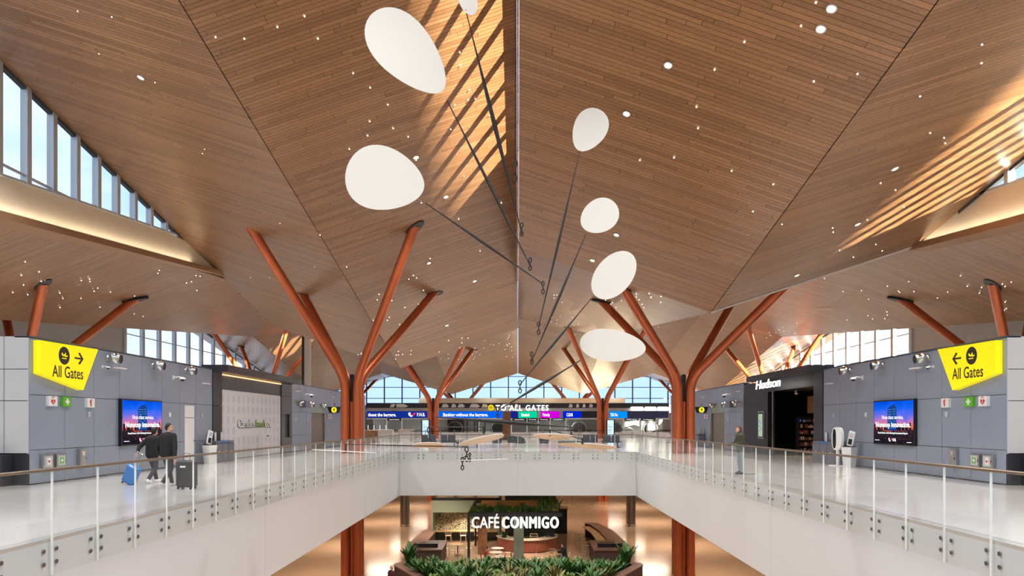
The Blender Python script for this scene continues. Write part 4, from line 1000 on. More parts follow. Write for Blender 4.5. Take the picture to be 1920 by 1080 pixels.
# information counters and queue belts
def counter(x, y, w_, label, m='white', h=1.05):
    t = thing('service_counter', label, 'counter', (x,y,0), 0, 'low counters')
    MB().rbox(-w_/2,w_/2,-.35,.35,0,h-.05,.02).build('body',m,t); MB().rbox(-w_/2-.05,w_/2+.05,-.4,.4,h-.05,h,.01).build('top','oak' if m != 'white' else 'panel_light',t)
counter(-14.6, 70, 1.9, 'brown wood counter at the far left beside the left column', 'pillar_wood'); counter(-14.6, 78, 2.2, 'white counter at the far left before the entry gates'); counter(-12.4, 80, 1.7, 'grey and white counter left of the distant left column', 'panel_light')
def belt(x, y, n, label, dx=1.5):
    t = thing('queue_barrier', label, 'barrier', (x,y,0), 0, 'queue belt barriers')
    for i in range(n):
        q = MB().lathe([(.17,0),(.17,.02),(.03,.05),(.03,.95),(.04,.96),(.04,1.0),(.0,1.0)],12,Matrix.Translation((i*dx,0,0))).build('post','steel',t,True)
        if i < n-1: MB().box(i*dx+.04,(i+1)*dx-.04,-.003,.003,.88,.95).build('belt','black',t)
for x, y, n, l in ((-11,74,4,'belt barrier row left of the wooden pillar, nearer one'),(-15,84.5,10,'long belt barrier row left of the wooden pillar, before the glass'),(1.4,84.5,9,'belt barrier row right of the wooden pillar, before the glass'),(16.5,84.5,2,'belt barrier row at the far right, before the glass'),(5.2,79.5,4,'short belt barrier row before the right screen totem'),(13.2,76,4,'belt barrier row nearer at the right side of the concourse')): belt(x,y,n,l)

# ------------------------------------------------------------------ lounge seating beyond the void
def armchair_proto():
    t = thing('lounge_chair', 'x', 'chair', (0,0,0), 0, 'charcoal lounge chairs')
    mb = MB(); N = 14; pr = []
    for i in range(N+1):
        a = PI+PI*i/N; k = abs(math.sin(a)); h = .60+.22*k
        pr.append((.38*math.cos(a)*1.0, .34*math.sin(a)*1.0+.02, h))
    vs = []
    for x, y, h in pr: vs += [(x*.82,y*.8,.3),(x,y,h),(x*.86,y*.84,h),(x*.7,y*.66,.44)]
    fs = []
    for i in range(N):
        for k in range(4): fs.append((i*4+k,(i+1)*4+k,(i+1)*4+(k+1)%4,i*4+(k+1)%4))
    fs += [(0,1,2,3),tuple(N*4+k for k in (3,2,1,0))]
    mb.add(vs, fs); mb.build('shell','upholstery',t,True)
    MB().rbox(-.3,.3,-.28,.34,.32,.47,.04).build('seat_cushion','upholstery',t)
    for sx in (-1,1):
        for sy in (-1,1): MB().cyl((sx*.18,sy*.16,.32),(sx*.32,sy*.28,0),.014,.01,8).build('leg','steel_dark',t,True)
    return t
pro = armchair_proto()
chs = [((932-971)*52/1350,52,'charcoal lounge chair at the left end of the row by the wooden pillar',0),((960-971)*53.5/1350,53.5,'charcoal lounge chair second from left, just right of the wooden pillar',.2),
       ((975-971)*51.8/1350,51.8,'charcoal lounge chair in the middle, turned to its right and overlapping its neighbour',-.5),((1020-971)*52/1350,52,'charcoal lounge chair alone at the right under the upper white plate',.1)]
for i, (x, y, l, rz) in enumerate(chs):
    if i == 0: pro.location = (x,y,0); pro.rotation_euler = (0,0,rz); pro['label'] = l
    else: copy_tree(pro, (x,y,0), rz, l)
def sofa(x, y, w_, label, rz=0, back=True):
    t = thing('lounge_sofa', label, 'sofa', (x,y,0), rz, 'charcoal sofas')
    MB().rbox(-w_/2,w_/2,-.38,.38,.3,.44,.03).build('seat','upholstery',t)
    if back:
        n = 2
        for i in range(n):
            a = -w_/2+w_*i/n; MB().rbox(a+.02,a+w_/n-.02,-.38,-.26,.44,.86,.03).build('backrest','upholstery',t)
    else: MB().rbox(-w_/2+.1,-w_/2+.55,-.05,.3,.5,.53,.01).build('side_table','black',t); MB().cyl((-w_/2+.32,.12,.44),(-w_/2+.32,.12,.5),.02).build('table_stem','black',t)
    for sx in (-1,1):
        for sy in (-1,1): MB().cyl((sx*(w_/2-.15),sy*.28,.3),(sx*(w_/2-.08),sy*.33,0),.018,.012,8).build('leg','black',t,True)
for x, y, w_, l, b in ((804,54,1.15,'charcoal two-seat sofa at the far left, seen from behind',1),(840,54,1.2,'charcoal two-seat sofa second from the left, seen from behind',1),(876,51.5,1.6,'long charcoal bench with small side table, left of the wooden pillar',0),
                     (1106,54.5,1.15,'charcoal two-seat sofa right of the long bench, seen from behind',1),(1145,53.5,1.25,'charcoal two-seat sofa at the far right, seen from behind',1),(1072,52,1.9,'long charcoal bench with small side table at the right',0)):
    sofa((x-971)*y/1350, y, w_, l, 0, b)
for i,(x,y) in enumerate(((870,53.4),(1158,51.6))):
    t = thing('side_table', ('small pale round table behind the left bench','small low table at the right end of the sofas')[i], 'table', ((x-971)*y/1350,y,0), 0)
    MB().cyl((0,0,.42),(0,0,.45),.3,n=24).build('table_top','panel_light' if i == 0 else 'black',t); MB().cyl((0,0,.02),(0,0,.42),.03,n=10).build('stem','black',t); MB().cyl((0,0,0),(0,0,.02),.2,n=20).build('foot','black',t)
# ------------------------------------------------------------------ café on the lower floor
def low(x, y, d=None, z=0.0):
    """point on the lower floor (plus z) seen at pixel x, y"""
    d = (EYE-LOW-z)*1350/(y-793) if d is None else d
    return Vector(((x-971)*d/1350, d, LOW+z))
ZL = LOW
# green kiosk volume with mosaic niche
t = thing('green_kiosk', 'sage green café kiosk with mosaic wall and skylight roof, left of the sign', 'kiosk', (-6.4, 53.0, ZL), 0)
mb = MB(); mb.box(0,.16,0,6.5,0,3.15); mb.box(.16,5.0,0,.5,2.28,3.15); mb.box(.16,5.0,.5,.6,2.2,3.1); mb.box(4.9,5.05,.5,6.5,0,3.15); mb.box(.16,5.0,6.3,6.5,0,3.15); mb.build('frame','sage',t)
MB().box(.16,5.0,1.5,1.6,0,.72).build('lower_panel','sage_dark',t)
mos = mat('speckled mosaic', S(190,176,140), .4); n = mos.node_tree; tcn = n.nodes.new('ShaderNodeTexCoord'); v = n.nodes.new('ShaderNodeTexVoronoi'); v.inputs['Scale'].default_value = 24
r = n.nodes.new('ShaderNodeValToRGB'); R = r.color_ramp; R.interpolation = 'CONSTANT'; R.elements[0].color = S(52,48,36); R.elements[1].position = .38; R.elements[1].color = S(196,184,146)
for p, c in ((.30,S(110,60,40)),(.34,S(70,90,60)),(.7,S(222,210,176))): e = R.elements.new(p); e.color = c
n.links.new(tcn.outputs['Object'], v.inputs['Vector']); sp = n.nodes.new('ShaderNodeSeparateColor'); n.links.new(v.outputs['Color'], sp.inputs[0]); n.links.new(sp.outputs[0], r.inputs['Fac']); n.links.new(r.outputs['Color'], n.nodes['Principled BSDF'].inputs['Base Color'])
MB().box(.16,5.0,1.44,1.5,.8,2.28).build('mosaic_wall', mos, t)
MB().box(.16,4.9,.75,1.44,.72,.8).build('bar_shelf','oak',t)
mb = MB(); mb.box(0,5.05,.5,.62,3.15,3.3); mb.box(0,5.05,6.38,6.5,3.15,3.3)
for x in (0,1.6,3.2,4.93): mb.box(x,x+.12,.62,6.38,3.15,3.3)
mb.build('roof_frame','char',t); MB().box(.1,5,.62,6.38,3.17,3.22).build('roof_glass', mat('pale roof glass', S(170,196,200), .15), t)
# dark backroom block behind the pergola
o = MB().box(-1.0,3.0,56.5,60,ZL,ZL+3.5).build('back_kitchen','sage_dark'); tag(o, 'dark green café kitchen block behind the slatted canopy', 'kiosk')
# pergola with planting and lettering
PX0, PX1, PY0, PY1, PZ = -3.12, 2.75, 44.5, 52.0, 3.28
t = thing('pergola', 'dark framed café pergola with wood slats and the lit sign', 'pergola', (0, 0, ZL))
mb = MB(); mb.box(PX0,PX1,PY0,PY0+.18,PZ-.22,PZ); mb.box(PX0,PX0+.14,PY0+.18,PY1,PZ-.2,PZ); mb.box(PX1-.14,PX1,PY0+.18,PY1,PZ-.2,PZ); mb.box(PX0,PX1,PY1,PY1+.14,PZ-.2,PZ); mb.build('beam_frame','dark',t)
MB().box(PX0,PX0+.16,PY0,PY0+.16,0,PZ-.22).build('post','dark',t); MB().box(PX0,PX0+.14,PY1-.14,PY1,0,PZ-.2).build('post','dark',t); MB().box(PX1-.14,PX1,PY1-.14,PY1,0,PZ-.2).build('post','dark',t)
mb = MB()
for i in range(22): mb.box(-2.6,PX1-.16,PY0+1.5+i*.27,PY0+1.62+i*.27,PZ-.1,PZ+.02)
mb.build('slats','oak',t)
MB().box(-2.95,2.6,PY0+.35,PY0+.9,PZ-.2,PZ+.05).build('plant_trough','dark',t)
zt = EYE-(981-793)*44.4/1350-ZL
text('CAFÉ', .98, 'lettering', 'white_glow', t, ((910-971)*44.4/1350, PY0-.02, zt-.30), 51*44.4/1350, .04, .0)
text('CONMIGO', .98, 'lettering', 'white_glow', t, ((994.5-971)*44.4/1350, PY0-.02, zt-.30), 105*44.4/1350, .04, .0, gap=1.16, fat=.03)
mb = MB()
for x in (-2.6,-1.2,0.,1.2,2.3): mb.box(x,x+.03,PY0+.03,PY0+.06,zt-.2,PZ-.2)
mb.box(PX0+.16,2.6,PY0+.03,PY0+.06,zt-.3,zt-.27); mb.build('sign_rails','dark',t)
o = MB().rbox(-.32,.32,-.3,.3,0,3.05,.02).build('column', mat('green grey concrete', S(122,128,108), .6, noise_amt=.15, noise_scale=2)); o.location = (.05,45.5,ZL); tag(o, 'square grey-green column behind the middle of the café lettering', 'column')
o = MB().rbox(-.32,.32,-.3,.3,0,3.05,.02).build('column','pillar_wood'); o.location = (-2.4,48.9,ZL); tag(o, 'square brown column behind the café sign, at its left end', 'column')
# curved service counter
t = thing('curved_counter', 'curved café counter with reddish fluted front and pale worktop', 'counter', (.65, 51.2, ZL))
def arc(rx, ry, a0, a1, n): return [(rx*math.cos(a0+(a1-a0)*i/n), ry*math.sin(a0+(a1-a0)*i/n)) for i in range(n+1)]
A0, A1 = math.radians(185), math.radians(375)
out_, inn = arc(2.15,2.3,A0,A1,44), arc(1.4,1.5,A0,A1,44)
def ring(o_, i_, z0, z1, name, m, parent):
    mb = MB(); N = len(o_)
    vs = [(x,y,z0) for x,y in o_]+[(x,y,z0) for x,y in i_]+[(x,y,z1) for x,y in o_]+[(x,y,z1) for x,y in i_]
    fs = []
    for k in range(N-1): fs += [(k,k+1,N+k+1,N+k),(2*N+k,3*N+k,3*N+k+1,2*N+k+1),(k,2*N+k,2*N+k+1,k+1),(N+k,N+k+1,3*N+k+1,3*N+k)]
    fs += [(0,N,3*N,2*N),(N-1,3*N-1,4*N-1,2*N-1)]
    return mb.add(vs, fs).build(name, m, parent)
o_f = [(x*(1+.012*(i%2)),y*(1+.012*(i%2))) for i,(x,y) in enumerate(arc(2.1,2.25,A0,A1,88))]
ring(o_f, arc(1.45,1.55,A0,A1,88), .06, .86, 'fluted_front','terracotta',t); ring(arc(2.0,2.15,A0,A1,44), inn, 0, .06, 'plinth','dark',t)
ring(arc(2.2,2.35,A0,A1,44), arc(1.38,1.48,A0,A1,44), .86, .92, 'worktop','stone',t)
o = MB().rbox(-.3,.3,-.25,.25,0,.42,.03).build('coffee_machine','black'); o.location = (2.25,50.3,ZL+.92); tag(o, 'black coffee machine on the right end of the curved counter', 'coffee machine')
a = MB(); a.cyl((-.12,-.3,.1),(-.12,-.25,.1),.04); a.box(-.25,.25,-.33,-.25,.02,.05); a.build('group_head','steel',o); MB().cyl((.12,0,.42),(.12,0,.62),.09,.12).build('bean_hopper','dark',o,True)
t = thing('wire_rack', 'white wire rack on the curved counter beside the column', 'rack', (1.1,49.35,ZL+.92))
MB().tube([(-.25,0,0),(-.25,0,.35),(.25,0,.35),(.25,0,0)],.015,6).build('rail','cream_metal',t); MB().tube([(-.25,0,.18),(.25,0,.18)],.012,6).build('rail','cream_metal',t)
# leaves
def leaf(mb, base, yaw, lean, length, width, curl=.9, n=5):
    b = Vector(base); d = Vector((math.cos(yaw), math.sin(yaw), 0)); sd = Vector((-d.y, d.x, 0)); p = b; ang = lean; vs = []
    for i in range(n+1):
        k = i/n; w_ = width*(math.sin(PI*min(1,k*.92+.06)))**.8*.5
        up = Vector((0,0,1)); vs += [tuple(p-sd*w_+up*w_*.25), tuple(p), tuple(p+sd*w_+up*w_*.25)]
        p = p+(d*math.sin(ang)+up*math.cos(ang))*length/n; ang += curl/n
    fs = []
    for i in range(n): fs += [(i*3,i*3+1,i*3+4,i*3+3),(i*3+1,i*3+2,i*3+5,i*3+4)]
    mb.add(vs, fs)
def plant(name, label, cat, loc, m, n, L_, W_, seed, group=None, lean=(.1,.8), spread=.12, kind=None):
    rr = random.Random(seed); mb = MB()
    for i in range(n):
        a = rr.uniform(0,2*PI); leaf(mb, (rr.uniform(-spread,spread), rr.uniform(-spread,spread), 0), a, rr.uniform(*lean), L_*rr.uniform(.65,1.15), W_*rr.uniform(.8,1.2), rr.uniform(.3,1.1))
    o = mb.build(name, m); o.location = loc; tag(o, label, cat, group, kind); return o
# big planter in front
pt = thing('octagonal_planter', 'large brown planter full of leafy plants at the bottom edge', 'planter', (0,0,ZL))
outer = [(-6.95,40.9),(-6.1,41.6),(6.1,41.6),(7.0,40.9),(7.0,40.4),(3.9,34.6),(-3.9,34.6),(-6.95,40.4)]
inn_ = [(-6.45,40.7),(-5.9,41.1),(5.9,41.1),(6.5,40.7),(6.5,40.45),(3.65,35.1),(-3.65,35.1),(-6.45,40.45)]
def walls(o_, i_, z0, z1, name, m, parent):
    N = len(o_); vs = [(x,y,z) for z in (z0,z1) for L2 in (o_,i_) for x,y in L2]
    fs = []
    for k in range(N):
        j = (k+1)%N; fs += [(k,j,2*N+j,2*N+k),(N+k,3*N+k,3*N+j,N+j),(2*N+k,2*N+j,3*N+j,3*N+k),(k,N+k,N+j,j)]
    return MB().add(vs, fs).build(name, m, parent)
walls(outer, inn_, 0, .84, 'planter_wall','planter',pt); walls([(x*1.006,y+(.04 if y>39 else -.04)) for x,y in outer], [(x*.99,y) for x,y in inn_], .84, .9, 'rim','planter_top',pt)
MB().slab([(x*.995,y) for x,y in inn_],.3,.74).build('soil','soil',pt)
rr = random.Random(21)
LAB = {'leaf1':('broad_leaf_plant','dark green broad-leaved plant in the big brown planter','dark leafy planter plants'),'leaf2':('bushy_plant','fresh green bushy plant in the big brown planter','bright bushy planter plants'),'leaf3':('striped_leaf_plant','plant with yellow-striped sword leaves in the big brown planter','striped planter plants')}
protos = {}
for m in LAB:
    protos[m] = []
    for sd in range(3):
        a = {'leaf1':(34,.95,.17),'leaf2':(80,.42,.08),'leaf3':(30,1.0,.11)}[m]
        protos[m].append(None)
k = 0
for row, yy in enumerate((40.6, 39.7, 38.8, 37.9, 36.9, 35.8)):
    half = {0:5.9,1:5.7,2:5.2,3:4.7,4:4.2,5:3.6}[row]; nn = {0:20,1:18,2:16,3:14,4:12,5:9}[row]
    for i in range(nn):
        x = -half+2*half*i/(nn-1)+rr.uniform(-.12,.12); y = yy+rr.uniform(-.2,.2)
        m = rr.choice(['leaf1','leaf1','leaf3','leaf2'] if abs(x) < 4.6 else ['leaf2','leaf1']); sd = rr.randrange(3)
        a = {'leaf1':(34,1.0,.2),'leaf2':(110,.5,.1),'leaf3':(30,1.0,.13)}[m]
        if protos[m][sd] is None:
            o = plant(LAB[m][0], LAB[m][1], 'plant', (0,0,0), m, a[0], a[1], a[2], sd*7+len(m)+k, LAB[m][2], spread=.15, lean=(.05,.75)); protos[m][sd] = o
        else: o = protos[m][sd].copy(); C.objects.link(o)
        o.location = (x, y, ZL+.74); o.rotation_euler = (0,0,rr.uniform(0,6)); s_ = rr.uniform(.85,1.1)*(.66,.74,.82,.9,.95,.95)[row]; o.scale = (s_,s_,s_); k += 1
for s, l in ((-1,'tall dark green upright plant at the left corner of the big planter'),(1,'tall dark green upright plant at the right corner of the big planter')):
    plant('upright_plant', l, 'plant', (s*6.15,40.75,ZL+.74), 'leaf1', 30, 1.35, .24, 77+s, lean=(.02,.4))
# ferns on the pergola
mb = MB(); mb2 = MB()
for i in range(1500):
    x = rr.uniform(-2.95,2.6); tall = 1.5 if x > 1.35 else 1.0; h = rr.uniform(.25,.55)*tall*(1+.3*math.sin(x*5)); F = mb if i%3 else mb2
    leaf(F, (x, PY0+rr.uniform(.3,1.0 if x < 1.35 else 3.2), PZ+rr.uniform(-.05,.1 if x < 1.35 else .4)), rr.uniform(0,2*PI), rr.uniform(.05,1.0), h, .06, rr.uniform(.3,1.3), 3)
for F, m, l in ((mb,'leaf1','dark green ferns growing along the top of the pergola'),(mb2,'leaf2','lighter green grasses growing along the top of the pergola')):
    o = F.build('fern_planting', m); o.location = (0,0,ZL); tag(o, l, 'ferns', kind='stuff')
plant('counter_plant','small bushy plant standing on the left end of the curved counter','plant',(-.95,50.0,ZL+1.05),'leaf1',60,.34,.07,5)
o = MB().lathe([(.14,0),(.18,.02),(.2,.13),(.17,.13)],16).build('plant_pot','dark'); o.location = (-.95,50.0,ZL+.925); tag(o,'dark bowl holding the plant on the curved counter','pot')
# dark cabinet blocks right of the counter
t = thing('dark_cabinet', 'tall black storage cabinet with brown top right of the café sign', 'cabinet', (3.45,58.4,ZL)); MB().box(-.42,.5,-.7,.9,0,1.95).build('body','black',t); MB().box(-.5,.56,-.76,.95,1.95,2.02).build('top','planter_top',t); MB().box(-.42,.5,-.705,-.7,1.2,1.215).build('joint','terracotta',t)
# perimeter walls with wide brown tops, left and right
for s, nm in ((-1,'left'),(1,'right')):
    t = thing('perimeter_bench', 'low brown perimeter wall with dark recess and wide top, %s of the café' % nm, 'wall unit', (0,0,ZL), 0, 'café perimeter walls')
    P = lambda L2: [(s*x,y) for x,y in L2]
    o_ = P([(4.75,44.5),(6.95,44.5),(7.0,46.2),(6.85,52.2),(6.15,56.4),(5.25,56.4),(5.25,55.9),(5.6,55.5),(6.0,52.0),(6.1,47.9),(4.75,47.9)])
    if s < 0: o_ = P([(4.75,44.5),(6.95,44.5),(7.0,46.2),(6.85,52.2),(6.45,52.9),(6.0,52.0),(6.1,47.9),(4.75,47.9)])
    MB().slab(o_,0,.98).build('wall','planter',t)
    tp = P([(4.68,44.42),(7.02,44.42),(7.08,46.2),(6.92,52.25),(6.2,56.48),(5.2,56.48),(5.2,55.85),(5.52,55.45),(5.92,52.0),(5.98,47.95),(4.68,47.95)])
    if s < 0: tp = P([(4.68,44.42),(7.02,44.42),(7.08,46.2),(6.92,52.25),(6.45,52.98),(5.92,52.0),(5.98,47.95),(4.68,47.95)])
    MB().slab(tp,.98,1.06).build('wide_top','planter_top',t)
    MB().slab(P([(5.0,45.2),(6.5,45.2),(6.25,47.4),(5.15,47.0)]),1.06,1.075).build('dark_recess','black',t)
    MB().slab(P([(5.02,45.15),(6.55,45.15),(6.3,47.45),(5.1,47.08)])[0:2]+P([(6.5,45.2),(5.05,45.2)]),1.06,1.3).build('recess_rail','black',t)
t = thing('bar_table', 'long light wood bar table along the right perimeter wall', 'table', (0,0,ZL)); MB().slab([(5.3,48.1),(5.95,48.1),(5.88,51.8),(5.45,55.0),(4.95,54.9),(5.25,51.6)],.92,.98).build('top','oak',t)
for x, y in ((5.5,48.5),(5.45,51.6),(5.2,54.4)): MB().box(x-.03,x+.03,y-.03,y+.03,0,.92).build('leg','dark',t)
# chairs and tables
def stool(loc, rz, label, m='oak', h=.68):
    t = thing('bar_stool', label, 'stool', loc, rz, 'bar stools along the right wall')
    MB().rbox(-.17,.17,-.17,.17,h-.04,h,.02).build('seat',m,t)
    for sx in (-1,1):
        for sy in (-1,1): MB().cyl((sx*.13,sy*.13,h-.04),(sx*.19,sy*.19,0),.013,n=8).build('leg','cream_metal',t,True)
    MB().tube([(-.16,-.16,.25),(.16,-.16,.25),(.16,.16,.25),(-.16,.16,.25)],.009,6,closed=True).build('footrest','cream_metal',t)
    return t
sp_ = stool((4.62,47.2+1.0,ZL),.2,'bar stool nearest the viewer in the row of five at the right bar table')
for i, l in enumerate(('bar stool second from the front in the row of five at the right bar table','bar stool in the middle of the row of five at the right bar table','bar stool second from the back in the row of five at the right bar table','bar stool farthest back in the row of five at the right bar table')):
    copy_tree(sp_, (4.65-.03*i if i < 2 else 4.6-.06*i,49.5+i*1.3,ZL),.2,l)
def wire_chair(loc, rz, label, m='cream_metal', seat='cream_metal', name='wire_chair', group='cream wire chairs', back=.82):
    t = thing(name, label, 'chair', loc, rz, group)
    MB().rbox(-.2,.2,-.2,.2,.44,.465,.02).build('seat',seat,t)
    for sx in (-1,1):
        for sy in (-1,1): MB().cyl((sx*.17,sy*.17,.44),(sx*.22,sy*.22,0),.014,n=8).build('leg',m,t,True)
    bp = [(-.21,.19,.46),(-.23,.24,back-.08),(-.15,.26,back),(.15,.26,back),(.23,.24,back-.08),(.21,.19,.46)]
    MB().tube(bp,.014,8).build('back_frame',m,t,True)
    for i in range(5): x = -.14+i*.07; MB().tube([(x,.2,.46),(x,.255,back-.01)],.008,6).build('back_wire',m,t)
    return t
wc = wire_chair((0,0,0),0,'x'); first = [True]
def put_wire(x, y, rz, l, z=0):
    if first[0]: wc.location = (x,y,ZL+z); wc.rotation_euler = (0,0,rz); wc['label'] = l; first[0] = False; return wc
    return copy_tree(wc, (x,y,ZL+z), rz, l)
def table(x, y, r, label, top='oak', m='dark', h=.74, wire=False):
    t = thing('round_table', label, 'table', (x,y,ZL), 0, 'café tables')
    MB().lathe([(r-.02,h-.03),(r,h-.02),(r,h-.005),(r-.01,h)],32).build('table_top',top,t)
    if wire:
        for i in range(8): a = i*PI/4; MB().tube([(r*.7*math.cos(a),r*.7*math.sin(a),h-.03),(.16*math.cos(a),.16*math.sin(a),.35),(.28*math.cos(a),.28*math.sin(a),0)],.01,6).build('wire_leg','cream_metal',t)
    else: MB().cyl((0,0,.03),(0,0,h-.03),.03,n=12).build('stem',m,t,True); MB().lathe([(.24,0),(.24,.015),(.04,.03)],24).build('foot',m,t)
    return t
T = {}
for k_, x, y, r, l, tp_, wr in (('A',858,1020,.5,'round wood café table with cream wire chairs at the left before the kiosk','oak',False),
    ('B',933,1027.5,.4,'pale round café table, farthest of three in a row','stone',False),('C',930,1035,.42,'pale round café table, middle of three in a row','stone',False),('D',933,1043,.42,'pale round café table in front of the seated woman','stone',False),
    ('E',1011,1053,.5,'round wood table with cream wire chairs nearest the planter','oak',True),('F',1037,1037,.5,'round wood table where the man in black sits','oak',True),('G',1082,1052,.45,'round wood table behind the plants, rightmost of the café','oak',True)):
    p = low(x, y, None, .74); T[k_] = p; table(p.x, p.y, r, l, tp_, 'dark', .74, wr)
for k_, dx, dy, rz, l in (('A',-.75,-.1,PI/2,'cream wire chair on the left side of the wood table before the kiosk'),('A',.75,.1,-PI/2,'cream wire chair on the right side of the wood table before the kiosk'),
    ('A',-.3,-.75,PI,'cream wire chair in front of the left wood table, left of two'),('A',.35,-.75,PI,'cream wire chair in front of the left wood table, right of two'),
    ('E',-.85,.1,PI/2,'cream wire chair left of the nearest round wood table'),('E',.85,.1,-PI/2,'cream wire chair right of the nearest round wood table'),('E',-.1,.85,0,'cream wire chair behind the nearest round wood table'),
    ('F',-.8,-.1,PI/2,'cream wire chair facing the man in black across his table'),('F',0,.85,0,'cream wire chair behind the table of the man in black'),('F',.78,.0,-PI/2,'cream wire chair on which the man in black sits'),
    ('G',.1,.8,0,'cream wire chair behind the rightmost café table')):
    put_wire(T[k_].x+dx, T[k_].y+dy, rz, l)
dk = wire_chair((T['D'].x-.78,T['D'].y,ZL),PI/2,'black chair on which the woman in rust red sits','black','oak','café_chair'.replace('é','e'),'black café chairs',.86)
for k_, dx, rz, l in (('B',.7,-PI/2,'black chair right of the farthest pale table'),('C',.72,-PI/2,'black chair right of the middle pale table'),('D',.74,-PI/2,'black chair with wood seat right of the nearest pale table'),('B',-.7,PI/2,'black chair left of the farthest pale table')):
    copy_tree(dk, (T[k_].x+dx,T[k_].y,ZL), rz, l)
# high stools at the mosaic bar
def hi(x, l):
    p = wire_chair((x,53.4,ZL), PI, l, 'cream_metal','cream_metal','bar_chair','bar chairs at the mosaic wall',1.15)
    return p
h0 = hi(-5.15,'cream bar chair at the mosaic wall, leftmost of three'); h0.scale = (1,1,1.15)
for x, l in ((-4.05,'cream bar chair at the mosaic wall, middle of three'),(-3.0,'cream bar chair at the mosaic wall, beside the dark post')): copy_tree(h0,(x,53.4,ZL),PI,l)
cap = mat('cup white', S(232,228,220), .4)
o = MB().lathe([(.03,0),(.04,.1),(.036,.1)],14).build('coffee_cup',cap); o.location = (T['D'].x+.15,T['D'].y,ZL+.742); tag(o,'small white cup on the table of the seated woman','cup')
o = MB().rbox(-.12,.12,-.09,.09,0,.02,.004).build('tray','rust'); o.location = (T['F'].x-.1,T['F'].y,ZL+.742); tag(o,'small reddish tray on the table of the man in black','tray')
# lamps under the slab, lighting the lower floor
for x in (-12, 0, 12):
    for y in (52, 64, 76, 92):
        if x or y > 60: downlamp((x, y, -2.72), 380, 3, (1,.84,.68), 170)
for x in (-12, 12):
    for y in (8, 20, 32, 42): downlamp((x, y, -2.72), 150, 3, (1,.86,.70), 170)
downlamp((-4, 53.6, LOW+2.1), 40, .3, (1,.85,.7)); downlamp((1, 48, LOW+3.0), 60, .3, (1,.85,.7)); downlamp((-5.5, 50.3, -2.72), 160, 1, (1,.92,.82), 150); downlamp((-1.5, 47, LOW+3.0), 50, .3, (1,.85,.7))  # the lamp at slab level is added to brighten the sage kiosk front
# ------------------------------------------------------------------ people
def fuse(parts, name, m, parent, vox=.012, smooth=3):
    """one continuous skin around a set of tapered limbs and rounded masses"""
    mb = MB()
    for p in parts:
        if p[0] == 'c':
            a, b, ra, rb = Vector(p[1]), Vector(p[2]), p[3], p[4]
            mb.cyl(a, b, ra, rb, 14); mb.ball(a, ra, 12); mb.ball(b, rb, 12)
        else:
            mb.ball(p[1], p[2], 16, p[3] if len(p) > 3 else None)
    o = mb.build(name, m, None)
    r = o.modifiers.new('r','REMESH'); r.mode = 'VOXEL'; r.voxel_size = vox
    s = o.modifiers.new('s','SMOOTH'); s.iterations = smooth; s.factor = .5
    dg = bpy.context.evaluated_depsgraph_get(); dg.update()
    me = bpy.data.meshes.new_from_object(o.evaluated_get(dg)); bpy.data.objects.remove(o)
    me.name = name; me.materials.clear(); me.materials.append(M[m] if isinstance(m, str) else m)
    for p in me.polygons: p.use_smooth = True
    q = bpy.data.objects.new(name, me); C.objects.link(q)
    if parent: q.parent = parent
    return q
